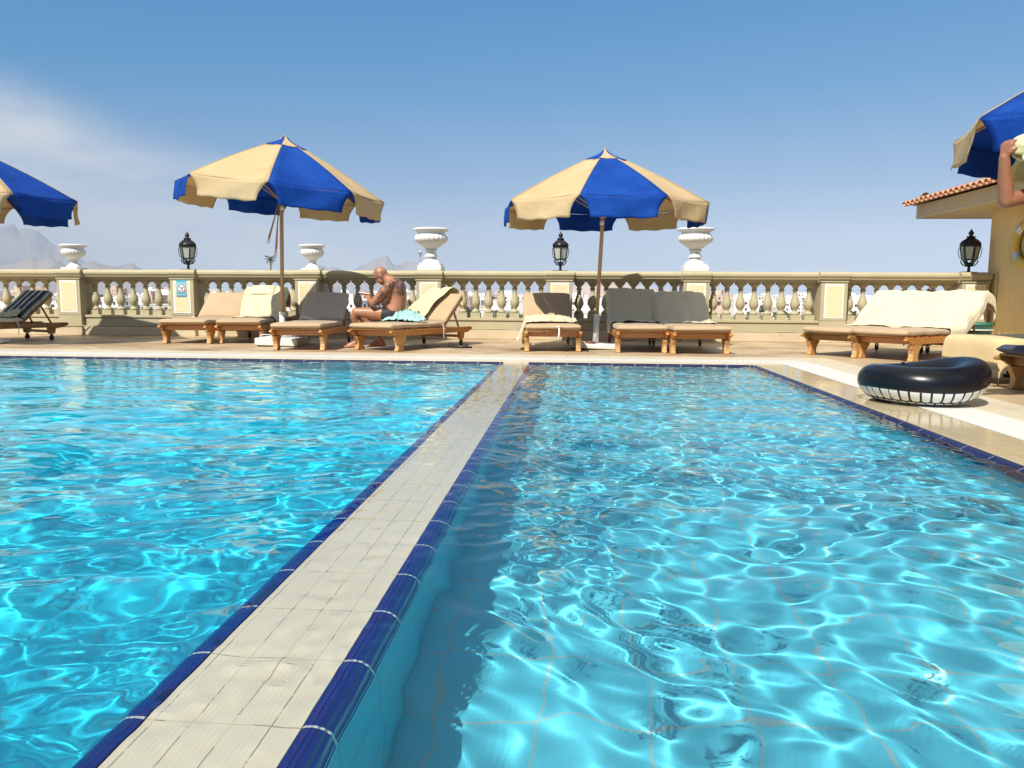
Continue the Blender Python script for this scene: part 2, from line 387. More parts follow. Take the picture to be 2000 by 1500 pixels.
# ------------------------------------------------------------------ pool
SL0, SL1 = -9.2, -.755      # deep pool
SR0, SR1 = -.37, 2.0        # shallow pool
V0, V1 = -3.2, 8.4
ZW = -.020
def pool_obj(mb, name, mats, **k):
    o = mb.build(name, mats, rotz=-AL, **k); struct(o); return o
receivers = []
mb = MB(); mb.b2((SR0-.06, V0-.2, -.75), (SR1+.1, V1+.2, -.55)); receivers.append(pool_obj(mb, 'pool_floor', M['floor_shallow']))
mb = MB(); mb.b2((SL0-.2, V0-.2, -1.25), (SL1+.02, V1+.2, -1.0)); receivers.append(pool_obj(mb, 'pool_floor', M['floor_deep']))
mb = MB()
mb.b2((SR1-.02, V0, -.549), (SR1+.2, V1, -.05)); mb.b2((-.43, V0, -.549), (SR0+.008, V1, -.080))
receivers.append(pool_obj(mb, 'pool_wall', M['wall_x']))
mb = MB(); mb.b2((-.76, V0, -.999), (-.70, V1, -.080)); mb.b2((SL0-.2, V0, -.999), (SL0, V1, -.05))
receivers.append(pool_obj(mb, 'pool_wall', M['wall_xd']))
mb = MB(); mb.b2((SL0-.2, V1-.015, -.999), (-.761, V1+.2, -.055)); mb.b2((-.369, V1-.015, -.549), (SR1-.021, V1+.2, -.055))
mb.b2((SL0-.2, V0-.2, -.999), (-.761, V0, -.055)); mb.b2((-.369, V0-.2, -.549), (SR1-.021, V0, -.055))
receivers.append(pool_obj(mb, 'pool_wall', M['wall_y']))
# divider: cross-section swept along v; low and awash near, a little higher far away
def dz(v):
    return -.004
def sweep(prof, v0, v1, n, mi=0, mb=None, lift=dz):
    mb = mb or MB()
    mb.grid(lambda u, q: (0, 0, 0), 0, 0) if False else None
    vs = []; m = len(prof)
    for i in range(n+1):
        v = v0+(v1-v0)*i/n
        for s_, z in prof: vs.append((s_, v, z+lift(v)))
    fs = [(i*m+k, i*m+k+1, (i+1)*m+k+1, (i+1)*m+k) for i in range(n) for k in range(m-1)]
    return mb.add(vs, fs, mi, True)
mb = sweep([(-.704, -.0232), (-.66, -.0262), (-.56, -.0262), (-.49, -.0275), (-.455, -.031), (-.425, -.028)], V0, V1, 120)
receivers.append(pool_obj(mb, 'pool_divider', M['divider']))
mb = sweep([(-.705, -.08), (-.705, -.0235), (-.712, -.021), (-.725, -.021), (-.742, -.027), (-.756, -.043), (-.762, -.085)], V0, V1, 120)
sweep([(-.424, -.08), (-.424, -.0285), (-.418, -.024), (-.402, -.022), (-.385, -.031), (-.370, -.050), (-.360, -.085)], V0, V1, 120, mb=mb)
receivers.append(pool_obj(mb, 'pool_edge', M['blue_tile']))
mb = sweep([(SR1-.075, -.12), (SR1-.07, -.062), (SR1-.045, -.034), (SR1-.012, -.016), (SR1+.012, -.004), (SR1+.014, -.12)], V0, V1, 120, lift=lambda v: 0)
receivers.append(pool_obj(mb, 'pool_edge', M['navy_tile']))
mb = MB()
for a, b in ((SL0, SL1+.05), (SR0-.05, SR1)):
    mb.prism([(V1+.03, -.003), (V1-.02, -.012), (V1-.05, -.045), (V1-.05, -.10), (V1+.03, -.10)], a, b)
    mb.prism([(V0-.03, -.003), (V0-.03, -.10), (V0+.05, -.10), (V0+.05, -.045), (V0+.02, -.012)], a, b)
receivers.append(pool_obj(mb, 'pool_edge', M['blue_tile_x']))
# end of the divider butting into the deck
# borders, grates, deck
BI, GI, GO, BO = .25, .35, .70, 1.10
mb = MB(); mb.b2((SR1+.014, V0-.03, -.3), (SR1+.35, V1+.03, 0)); pool_obj(mb, 'pool_border', M['wet_border'], bevel=.003)
mb = MB(); mb.b2((SL0-.03, V1+.03, -.3), (SR1+.35, V1+.25, .001)); pool_obj(mb, 'pool_border', M['border'], bevel=.003)
mb = MB(); mb.b2((SR1+.355, V0-.03, -.3), (SR1+.70, V1+.25, .002)); pool_obj(mb, 'overflow_grate', M['grate_side'])
mb = MB(); mb.b2((SL0-.03, V1+.255, -.3), (SR1+.70, V1+.60, .003)); pool_obj(mb, 'overflow_grate', M['grate_far'])
mb = MB(); mb.b2((SR1+.705, V0-.03, -.3), (SR1+1.10, V1+.60, .001)); mb.b2((SL0-.03, V1+.605, -.3), (SR1+1.10, V1+1.05, .0015)); pool_obj(mb, 'pool_border', M['border'], bevel=.003)
mb = MB()
mb.b2((SL0-8, V1+1.056, -2.2), (7.6, 12.87, -.002)); mb.b2((SR1+1.106, V0-6, -2.2), (7.6, V1+1.05, -.002))
mb.b2((SL0-8, V0-6, -2.2), (SL0-.04, V1+1.05, -.002)); mb.b2((SL0-.035, V0-6, -2.2), (SR1+1.1, V0-.035, -.002))
pool_obj(mb, 'pool_deck', M['deck'])
# water: one sheet over both basins and, as a thin film, over the divider
def axis_pts(stops):
    pts = [stops[0][0]]
    for (a, h0), (b, h1) in zip(stops[:-1], stops[1:]):
        x = a
        while True:
            t = (x-a)/(b-a); h = h0+(h1-h0)*t
            if x+h > b-h*.5: break
            x += h; pts.append(x)
        pts.append(b)
    return np.array(pts)
ss = axis_pts([(SL0+.0, .10), (-5, .045), (-2.2, .022), (-.85, .012), (-.74, .008), (-.40, .008), (-.25, .011), (SR1+.008, .014)])
vv = axis_pts([(V0+.02, .10), (.4, .03), (.85, .0095), (2.2, .0105), (3.4, .0135), (5.5, .020), (V1-.02, .032)])
SS, VV = np.meshgrid(ss, vv, indexing='ij')
def waves(n, l0, l1, slope, dirc, spread, seed, warp=.06):
    rng = np.random.default_rng(seed); h = np.zeros_like(SS)
    wx = SS+warp*np.sin(VV*3.1+1.3)+warp*.6*np.sin(VV*7.3+SS*2.2); wy = VV+warp*np.sin(SS*2.7+.4)+warp*.6*np.sin(SS*6.1-VV*3.3)
    a = slope*math.sqrt(2/n)
    for i in range(n):
        lam = l0*(l1/l0)**rng.random(); k = 2*math.pi/lam; th = dirc+rng.normal()*spread
        h += a/k*np.sin(k*(math.cos(th)*wx+math.sin(th)*wy)+rng.random()*6.283)
    return h
def sst(x, a, b):
    t = np.clip((x-a)/(b-a), 0, 1); return t*t*(3-2*t)
rightw = (.80+.20*sst(VV, 1.7, 2.5))*waves(30, .24, .80, .036, 1.1, .9, 3) + (.90+.10*sst(VV, 1.6, 2.4))*waves(34, .10, .24, .052, 1.1, 1.1, 4) + waves(26, .06, .12, .044, 1.2, 1.2, 5)*(.35+.65*sst(VV, 2.0, 4.0)) \
    + waves(24, .045, .10, .05, .6, 1.4, 9)*np.exp(-((SS+.15)**2/.10))*sst(VV, 1.6, 2.4)
leftw = waves(30, .30, 1.4, .052, 1.25, .55, 11) + waves(34, .10, .28, .041, 1.35, .8, 12) + waves(14, .06, .10, .018, 1.2, 1.2, 13)
film = (waves(34, .045, .11, .12, .9, 1.3, 21, .02)*np.exp(-((VV-1.38-.9*(SS+.56))**2/.05))+waves(30, .045, .15, .05, .5, .9, 22, .02)*(.5+.5*np.exp(-((SS+.52)**2/.01))))
hl = sst(SS, -.70, -.80); hr = sst(SS, -.43, -.30)
mid = 1-np.maximum(hl, hr)
H = leftw*hl + rightw*hr + film*mid*(1+.6*sst(VV, 4, 7))
edge = np.minimum(1, (SR1+.008-SS)/.12)*np.minimum(1, (V1-.02-VV)/.15); H *= .25+.75*np.clip(edge, 0, 1); H *= 1-.38*sst(VV, 2.6, 5.5)
ZZ = ZW+H
n0, n1 = SS.shape
vs = np.stack([SS, VV, ZZ], -1).reshape(-1, 3)
idx = np.arange(n0*n1).reshape(n0, n1)
fs = np.stack([idx[:-1, :-1], idx[1:, :-1], idx[1:, 1:], idx[:-1, 1:]], -1)
cs, cv = SS[:-1, :-1], VV[:-1, :-1]
keep = ~((cs > -.738) & (cs < -.395) & (cv > 99))
fs = fs[keep]
me = bpy.data.meshes.new('water'); me.vertices.add(len(vs)); me.vertices.foreach_set('co', vs.ravel())
me.loops.add(len(fs)*4); me.loops.foreach_set('vertex_index', fs.ravel().astype(np.int32))
me.polygons.add(len(fs)); me.polygons.foreach_set('loop_start', np.arange(0, len(fs)*4, 4, dtype=np.int32)); me.polygons.foreach_set('loop_total', np.full(len(fs), 4, dtype=np.int32))
me.polygons.foreach_set('use_smooth', np.ones(len(fs), dtype=bool)); me.materials.append(M['water']); me.update(); me.validate()
wo = bpy.data.objects.new('water', me); COL.objects.link(wo); wo.rotation_euler = (0, 0, -AL); struct(wo)
wo.cycles.is_caustics_caster = True
for o in receivers: o.cycles.is_caustics_receiver = True
# ------------------------------------------------------------------ balustrade
VB = 12.85; KB = 1.04; KZ = 1.015
bal = empty('balustrade', W(0, VB), -AL)
tag(bal, 'painted stone balustrade with bulbous balusters and panelled piers along the far terrace edge', 'balustrade'); bal.scale = (KB, KB, KZ)
PC = [-10.40, -8.32, -6.36, -4.25, -2.25, -.146, 1.99, 4.09, 6.18]
PW = .40
lo, hi = -14.6, 6.38
mb = MB(); mb.b2((lo, -.02, .0), (hi, .40, .145)); mb.build('base_course', M['course'], bal, bevel=.006)
mb = MB(); mb.b2((lo, .02, .148), (hi, .36, .30)); mb.b2((lo, .0, .302), (hi, .38, .345)); mb.build('plinth', M['plinth'], bal, bevel=.006)
# rail profile (y,z) between the piers, front towards the pool
rp = [(.02, 1.115), (-.005, 1.10), (-.02, 1.075), (-.02, 1.045), (.0, 1.015), (.005, .995), (.03, .99), (.03, .972), (.055, .968), (.055, .945),
      (.325, .945), (.325, .968), (.35, .972), (.35, .99), (.375, .995), (.38, 1.015), (.40, 1.045), (.40, 1.075), (.385, 1.10), (.36, 1.115)]
edges_ = [lo]+[x for c in PC for x in (c-PW/2, c+PW/2)]+[hi]
mb = MB()
for a, b in zip(edges_[0::2], edges_[1::2]):
    if b-a > .05: mb.prism(rp, a, b)
mb.build('rail', M['stone'], bal, bevel=.004)
bp = [(.055, .345+.085), (.068, .437), (.066, .462), (.050, .472), (.036, .485), (.034, .500), (.050, .525), (.068, .560), (.0735, .595), (.070, .63), (.058, .675),
      (.043, .72), (.033, .765), (.031, .805), (.034, .815), (.047, .822), (.047, .834), (.036, .840), (.033, .862), (.040, .868), (.055, .885), (.068, .905), (.075, .912)]
mb = MB(); mb.lathe(bp, 20); mb.b2((-.078, -.078, .3455), (.078, .078, .43)); mb.b2((-.080, -.080, .912), (.080, .080, .9445))
bme = mb.mesh('baluster', M['stone'])
for i, c in enumerate(PC):
    nx = PC[i+1]-PW/2 if i+1 < len(PC) else hi
    a = c+PW/2
    if i == 0: gaps = [(-14.6, c-PW/2), (a, nx)]
    else: gaps = [(a, nx)] if nx-a > .3 else []
    for g0, g1 in gaps:
        n = round((g1-g0)/.225); stp = (g1-g0)/n
        for k in range(n):
            x = g0+(k+.5)*stp
            if x < -11.6: continue
            b = link('baluster', bme, bal, loc=(x, .19, 0), rotz=random.choice((0, R(90), R(180))))
            b.rotation_euler.z += random.uniform(-.03, .03)
for c in PC:
    mb = MB(); x0, x1 = c-PW/2, c+PW/2
    mb.b2((x0, -.06, .346), (x1, .44, .95))
    p = mb.build('pier', M['stone'], bal, bevel=.005)
    mb = MB(); cp = [(y-.065 if y < .2 else y+.065, z+.004) for y, z in rp]
    mb.prism(cp, x0-.03, x1+.03); mb.b2((x0-.012, -.072, .951), (x1+.012, .452, .972)); mb.build('cap', M['stone'], p, bevel=.006)
    mb = MB(); mb.b2((x0+.055, -.066, .385), (x1-.055, -.058, .925)); mb.build('panel_trim', M['frame_white'], p, bevel=.002)
    mb = MB(); mb.b2((x0+.078, -.070, .408), (x1-.078, -.060, .902)); mb.build('panel', M['panel'], p, bevel=.002)
    mb = MB(); mb.b2((x0-.01, -.075, -.001), (x1+.01, -.019, .145)); mb.build('pier_base', M['course'], p, bevel=.005)
    mb = MB(); mb.b2((x0, -.055, .147), (x1, .02, .3455)); mb.build('pier_plinth', M['plinth'], p, bevel=.005)
# loose cable on the ledge
mb = MB(); pts = []
for i in range(120):
    x = -11+i*(17.2/119); sag = .012*abs(math.sin(i*.9))+.02*max(0, math.sin(i*.23+1))**8
    on = any(abs(x-c) < PW/2+.07 for c in PC)
    pts.append((x, -.087 if on else -.005, .152+sag))
mb.tube(pts, .008, 6)
cb = mb.build('cable', M['plinth'], loc=W(0, VB), rotz=-AL); cb.scale = (KB, KB, KZ); tag(cb, 'thin cable running loosely along the ledge at the foot of the balustrade', 'cable')
# sign
sg = empty('pool_sign', W(PC[2]*KB, VB-.0715*KB, .672), -AL); sg.scale = (1.04, 1.04, 1.04)
tag(sg, 'blue sign with a no diving pictogram fixed to a balustrade pier', 'sign')
signblue = None
m, nt, p, out = new_mat('sign_blue'); tcn = N(nt, 'TexCoord'); spn = N(nt, 'SeparateXYZ'); nt.links.new(tcn.outputs['Generated'], spn.inputs[0])
rr = ramp(nt, spn.outputs[2], [(0, (.03, .25, .40)), (.35, (.12, .50, .62)), (.75, (.25, .62, .70)), (1, (.05, .32, .45))]); nt.links.new(rr.outputs[0], p.inputs[0]); p.inputs['Roughness'].default_value = .3
M['sign_blue'] = m
M['sign_red'] = pm('sign_red', (.55, .06, .05), None, rough=.4); M['sign_white'] = pm('sign_white', (.85, .86, .86), None, rough=.4); M['sign_dark'] = pm('sign_dark', (.03, .06, .10), None, rough=.4)
mb = MB(); mb.b2((-.085, -.004, -.0), (.085, 0, .275)); mb.build('board', M['sign_blue'], sg, bevel=.001)
X = Matrix.Translation((0, -.005, .135)) @ Matrix.Rotation(R(90), 4, 'X')
mb = MB(); mb.lathe([(0, 0), (.066, 0), (.066, .0015), (0, .0015)], 40, X, smooth=False); mb.build('disc', M['sign_white'], sg)
mb = MB(); mb.lathe([(.056, 0), (.066, 0), (.066, .003), (.056, .003), (.056, 0)], 40, X, smooth=False)
mb.box((0, .0, .0025), (.112, .008, .0015), X @ Matrix.Rotation(R(-42), 4, 'Z')); mb.build('prohibition_ring', M['sign_red'], sg)
mb = MB()
mb.tube([(-.03, .020, .002), (.0, .008, .002), (.018, -.004, .002)], [.004, .007, .006], 6, X); mb.tube([(.018, -.004, .002), (.030, .014, .002)], .004, 6, X)
mb.tube([(.0, .008, .002), (.008, .030, .002)], .004, 6, X); mb.lathe([(0, 0), (.008, 0), (.008, .002), (0, .002)], 12, X @ Matrix.Translation((.034, .022, .001)))
for k in range(3): mb.tube([(-.036+q*.009, -.024-k*.008+.003*math.sin(q*1.6), .002) for q in range(8)], .0018, 5, X)
mb.build('diver_symbol', M['sign_dark'], sg)
tx = bpy.data.curves.new('wording', 'FONT'); tx.body = 'NO DIVING'; tx.size = .027; tx.align_x = 'CENTER'; tx.extrude = .0008
tmp = bpy.data.objects.new('tmp', tx); COL.objects.link(tmp); tme = bpy.data.meshes.new_from_object(tmp.evaluated_get(bpy.context.evaluated_depsgraph_get())); bpy.data.objects.remove(tmp)
tme.materials.clear(); tme.materials.append(M['sign_white']); to = link('wording', tme, sg, loc=(0, -.005, .022)); to.rotation_euler = (R(90), 0, 0)

# ------------------------------------------------------------------ urns
def urn(name, s, big, label, group):
    u = empty(name, W(s*KB, VB+.19*KB, 1.119*KZ), -AL); u.scale = (KB, KB, KB); tag(u, label, 'urn', group)
    def flute(a, z):
        return 1+.045*abs(math.sin(a*11))**.7 if z0 < z < z1 else 1
    if big:
        z0, z1 = .455, .575
        prof = [(0, .215), (.098, .215), (.112, .225), (.105, .24), (.085, .27), (.070, .305), (.078, .315), (.10, .322), (.10, .335), (.088, .342), (.10, .36), (.155, .40), (.215, .44),
                (.252, .48), (.262, .51), (.258, .54), (.238, .572), (.222, .585), (.218, .60), (.228, .625), (.255, .637), (.283, .645), (.288, .66), (.280, .675), (.262, .682), (.235, .680), (.20, .63), (.15, .55), (0, .50)]
        mb = MB(); mb.b2((-.195, -.195, 0), (.195, .195, .085)); mb.b2((-.17, -.17, .0845), (.17, .17, .115))
        mb.build('foot', M['white_paint'], u, bevel=.012)
        mb = MB(); mb.lathe([(.165, .114), (.16, .13), (.12, .165), (.085, .185), (.082, .216)], 32); mb.build('pedestal', M['white_paint'], u)
    else:
        z0, z1 = .225, .335
        prof = [(0, .13), (.055, .13), (.062, .14), (.055, .16), (.07, .175), (.11, .20), (.155, .235), (.178, .27), (.183, .30), (.172, .335), (.160, .348), (.160, .362), (.185, .378), (.205, .385), (.210, .40), (.200, .415), (.185, .418), (.165, .40), (.12, .34), (0, .3)]
        mb = MB(); mb.b2((-.145, -.145, 0), (.145, .145, .032)); mb.build('foot', M['white_paint'], u, bevel=.008)
        mb = MB(); mb.lathe([(.125, .031), (.12, .05), (.085, .085), (.055, .11), (.048, .131)], 32); mb.build('pedestal', M['white_paint'], u)
    mb = MB(); mb.lathe(prof, 132, rf=flute); mb.build('bowl', M['white_paint'], u)
    return u
urn('garden_urn', PC[4], True, 'tall white pedestal urn on the pier behind the seated man', 'large white urns on the piers')
urn('garden_urn', PC[6], True, 'tall white pedestal urn right of the middle parasol', 'large white urns on the piers')
urn('garden_urn', PC[1]-.04, False, 'small squat white urn at the far left of the balustrade', 'small white urns on the piers')
urn('garden_urn', PC[3]+.02, False, 'small squat white urn just right of the pole of the tall parasol', 'small white urns on the piers')

# ------------------------------------------------------------------ lanterns
def lantern(loc, rz, label, k=1.0):
    L = empty('lantern', loc, rz); L.scale = (k, k, k); tag(L, label, 'lantern', 'black wrought iron lanterns on the balustrade')
    mb = MB(); mb.b2((-.115, -.06, 0), (.115, .06, .014)); mb.tube([(0, 0, .012), (0, 0, .10)], [.022, .018], 10); mb.build('stand', M['black_metal'], L, bevel=.002)
    # scroll basket
    mb = MB(); mb.lathe([(.02, .085), (.045, .095), (.03, .11), (.055, .13), (.03, .15)], 12)
    for i in range(6):
        a = R(60*i)
        c, s_ = math.cos(a), math.sin(a)
        pts = []
        for t in np.linspace(0, 1, 10):
            r = .028+.082*math.sin(t*math.pi/2)**.9; z = .095+.085*t**1.6
            pts.append((r*c, r*s_, z))
        mb.tube(pts, .0085, 6)
        for rr_, zz_, q in ((.062, .150, .017), (.085, .178, .012)):
            mb.tube([((rr_+q*math.cos(b))*c, (rr_+q*math.cos(b))*s_, zz_+q*math.sin(b)) for b in np.linspace(0, 5.2, 10)], .0055, 5)
    mb.lathe([(.080, .180), (.100, .184), (.104, .196), (.085, .200)], 6, smooth=False); mb.build('scroll_basket', M['black_metal'], L)
    # frame: six tapered bars
    mb = MB(); g = MB()
    for i in range(6):
        a, b = R(60*i), R(60*i+60)
        for (r0, r1) in ((.096, .128),):
            p0 = (r0*math.cos(a), r0*math.sin(a), .195); p1 = (r1*math.cos(a), r1*math.sin(a), .375)
            mb.tube([p0, p1], .011, 6)
            q0 = (r0*math.cos(b), r0*math.sin(b), .197); q1 = (r1*math.cos(b), r1*math.sin(b), .375)
            k1 = .965
            g.add([(p0[0]*k1, p0[1]*k1, .198), (q0[0]*k1, q0[1]*k1, .198), (q1[0]*k1, q1[1]*k1, .374), (p1[0]*k1, p1[1]*k1, .374)], [(0, 1, 2, 3)])
        c, s_ = math.cos(a), math.sin(a)
        mb.tube([(.100*c, .100*s_, .205), (.128*c, .128*s_, .215), (.137*c, .137*s_, .23), (.152*c, .152*s_, .335), (.150*c, .150*s_, .352), (.128*c, .128*s_, .36)], .0048, 5)
    mb.lathe([(.110, .372), (.140, .374), (.143, .388), (.118, .395)], 6, smooth=False)
    mb.build('cage', M['black_metal'], L); g.build('pane', M['glass'], L, solid=.003)
    mb = MB(); mb.lathe([(.128, .392), (.130, .41), (.118, .435), (.092, .465), (.06, .488), (.035, .50), (.05, .508), (.058, .515), (.035, .525), (.022, .54), (.034, .555), (.038, .572), (.028, .592), (.014, .61), (.008, .628), (.0, .635)], 12)
    for i in range(6):
        a = R(60*i); c, s_ = math.cos(a), math.sin(a)
        mb.tube([((.128+.014*math.sin(t*3.14))*c*(1-.75*t**2), (.128+.014*math.sin(t*3.14))*s_*(1-.75*t**2), .385+.12*t) for t in np.linspace(0, 1, 9)], .008, 6)
        mb.tube([((.045+.014*math.cos(b))*c, (.045+.014*math.cos(b))*s_, .515+.012*math.sin(b)) for b in np.linspace(0, 5.5, 8)], .005, 5)
        mb.tube([((.105+.018*math.cos(b))*math.cos(a+.5), (.105+.018*math.cos(b))*math.sin(a+.5), .425+.018*math.sin(b)) for b in np.linspace(0, 5.5, 9)], .006, 5)
    mb.build('dome', M['black_metal'], L)
    return L
lantern(W(PC[2]*KB, VB+.20, 1.119*KZ), -AL+.2, 'black lantern on the pier that carries the blue sign', 1.04)
lantern(W(PC[5]*KB, VB+.20, 1.119*KZ), -AL+.55, 'black lantern beside the middle parasol canopy, behind the single empty lounger', 1.04)
lantern(W(PC[8]*KB, VB+.20, 1.119*KZ), -AL+.5, 'black lantern beside the ochre building wall', 1.10)

# ------------------------------------------------------------------ parasols
def parasol(loc, rz, Rr, zr, za, label, lean=(0, 0), ctilt=(0, 0), seed=0, phase=0, base='box', polez=None, first=0, sag=1.0):
    u = empty('parasol', loc, 0); tag(u, label, 'parasol', 'blue and cream parasols by the pool')
    u.rotation_euler = (lean[0], lean[1], 0)
    rng = random.Random(seed)
    C = T((0, 0, zr)) @ Euler((ctilt[0], ctilt[1], rz)).to_matrix().to_4x4() @ T((0, 0, -zr))
    hz = za-zr
    rc = .20*Rr; zc = zr+hz*.80
    ang = lambda k: R(45*k)+phase
    jit = [rng.uniform(-.02, .02) for _ in range(9)]
    for k in range(8):
        a0, a1 = ang(k), ang(k+1); mi = 'canvas_blue' if (k+first) % 2 else 'canvas_cream'
        P0 = Vector((Rr*math.cos(a0), Rr*math.sin(a0), zr+jit[k])); P1 = Vector((Rr*math.cos(a1), Rr*math.sin(a1), zr+jit[(k+1) % 8]))
        Q0 = Vector((rc*math.cos(a0), rc*math.sin(a0), zc)); Q1 = Vector((rc*math.cos(a1), rc*math.sin(a1), zc))
        nrm = Vector((math.cos((a0+a1)/2), math.sin((a0+a1)/2), 0))
        ph = rng.uniform(0, 6)
        def panel(u_, v_, P0=P0, P1=P1, Q0=Q0, Q1=Q1, ph=ph):
            A = Q0.lerp(P0, u_); B = Q1.lerp(P1, u_)
            A.z += .020*math.sin(u_*math.pi); B.z += .020*math.sin(u_*math.pi)
            p = A.lerp(B, v_)
            p.z -= (.022*u_+.03*math.sin(u_*math.pi))*math.sin(v_*math.pi)*sag
            p.z += .006*math.sin(u_*9+ph+v_*5)*math.sin(v_*math.pi)
            return C @ p
        mb = MB(); mb.grid(panel, 14, 12)
        drop = .25; vd = rng.uniform(-.03, .03)
        def val(u_, v_, P0=P0, P1=P1, nrm=nrm, ph=ph, vd=vd):
            # flap: full width at the rim, drawn in by an arch at either side
            inset = .12*(1-(1-min(1, u_*1.1))**2.0)
            vv_ = inset*.98+(1-2*inset*.98)*v_
            p = P0.lerp(P1, vv_); p.z -= .022*math.sin(vv_*math.pi)*sag
            p.z -= u_*drop*(1+vd); p += nrm*(.02*math.sin(u_*2.5+v_*7+ph)*u_ + (.025 if u_ > 0 else 0)*u_)
            p.z += .007*math.sin(v_*17+ph)*u_
            return C @ p
        vb = MB(); vb.grid(val, 8, 14)
        pn = mb.build('canopy_panel', M[mi], u, solid=.004)
        vb.build('valance', M[mi], pn, solid=.004)
        pp = MB(); pp.tube([panel(t, 0)+Vector((0, 0, .006)) for t in np.linspace(0, 1, 12)], .005, 5); pp.build('piping', M['canvas_cream'], pn)
        # cap over the vent, colours swapped
        mi2 = 'canvas_cream' if mi == 'canvas_blue' else 'canvas_blue'
        r2 = .215*Rr
        def cap(u_, v_, a0=a0, a1=a1):
            p = Vector((math.cos(a0), math.sin(a0), 0)).lerp(Vector((math.cos(a1), math.sin(a1), 0)), v_)*(r2*(.10+.90*u_**1.15))
            p.z = za-(za-zc-.004)*(u_**.72)-.012*math.sin(v_*math.pi)*u_
            return C @ p
        mb = MB(); mb.grid(cap, 6, 5); mb.build('vent_cap', M[mi2], u, solid=.004)
    pb = MB()
    for k in range(8):
        a = ang(k); P = Vector((Rr*math.cos(a), Rr*math.sin(a), zr+jit[k]-.006)); Q = Vector((.03*math.cos(a), .03*math.sin(a), zc+.05))
        rb = MB(); rb.tube([C @ Q, C @ P], .011, 6); r_ = rb.build('rib', M['pole_wood'], u)
        st = MB(); st.tube([C @ Vector((.03*math.cos(a), .03*math.sin(a), zr-.12)), C @ Q.lerp(P, .52)], .008, 6); st.build('strut', M['pole_wood'], r_)
    mb = MB(); top = C @ Vector((0, 0, za-.01))
    mb.tube([(0, 0, .40 if base else .0), C @ Vector((0, 0, zr-.15)), top], [.027, .026, .024], 14); mb.build('pole', M['pole_wood'], u)
    mb = MB(); mb.lathe([(.045, -.04), (.045, .04), (.03, .05)], 14, C @ T((0, 0, zr-.12))); mb.lathe([(.045, -.03), (.045, .03)], 14, C @ T((0, 0, zc+.04)))
    mb.lathe([(.03, -.02), (.034, .0), (.012, .02), (.016, .03), (0, .045)], 12, C @ T((0, 0, za-.012))); mb.build('hub', M['pole_wood'], u)
    mb = MB(); mb.tube([(0, 0, zr-.26), (0, 0, zr-.20)], .031, 12); mb.build('band', M['white_tie'], u)
    if base:
        mb = MB(); mb.tube([(0, 0, .09), (0, 0, .46)], .040, 18); mb.tube([(0, 0, .445), (0, 0, .475)], .043, 18); so_ = mb.build('socket_tube', M['white_paint'], u)
        so_.rotation_euler = (0, 0, 0)
        th = .10 if base == 'box' else .065
        hw = .30
        mb = MB(); mb.b2((-hw, -hw, .012), (hw, hw, th+.012)); b_ = mb.build('base_block', M['concrete_white'], u, bevel=.012)
        mb = MB(); mb.b2((-hw+.03, -hw+.03, 0), (hw-.03, hw-.03, .012)); mb.build('underside', M['rubber'], b_)
        if base == 'box':
            for sx in (-.17, .17):
                mb = MB(); mb.tube([(sx-.08, -.20, th), (sx-.08, -.20, th+.045), (sx-.06, -.20, th+.058), (sx+.06, -.20, th+.058), (sx+.08, -.20, th+.045), (sx+.08, -.20, th)], .006, 6); mb.build('handle', M['white_paint'], b_)
    return u
uA = parasol((-3.25, 10.95, 0), 0, 1.41, 2.15, 2.89, 'taller blue and cream parasol by the sign pier, its canopy tilted to the right', (0, R(1.5)), (R(1), R(3.6)), 3, R(-80), 'box', first=1)
uB = parasol((1.185, 10.7, 0), 0, 1.41, 1.95, 2.69, 'middle blue and cream parasol standing between the single lounger and the pair with draped towels', (0, R(2.2)), (R(1), R(-1.8)), 5, R(-108), 'slab', first=1)
uC = parasol((-7.52, 10.8, 0), 0, 1.41, 2.02, 2.76, 'blue and cream parasol cut off by the left edge, over the plaid lounger', (0, R(.5)), (0, R(1)), 8, R(-35), 'slab', first=1)
uD = parasol((5.02, 5.96, 0), 0, 1.51, 2.065, 2.90, 'near parasol at the right edge with the towel-drying swimmer beneath its rim', (0, 0), (R(1.5), R(0)), 9, R(136), 'slab', first=0, sag=1.3)
# frayed straps hanging from the tall parasol
mb = MB()
for pts in ([(-.03, -.05, 2.02), (-.09, -.05, 1.80), (-.17, -.06, 1.52), (-.19, -.06, 1.42)], [(-.02, -.05, 2.0), (-.055, -.05, 1.7), (-.075, -.05, 1.40), (-.10, -.05, 1.22)]):
    for dx in (0, .012):
        mb.tube([(x+dx*(i*.7), y, z) for i, (x, y, z) in enumerate(pts)], [.006, .006, .009, .004], 5)
mb.build('strap', M['pole_wood'], uA)

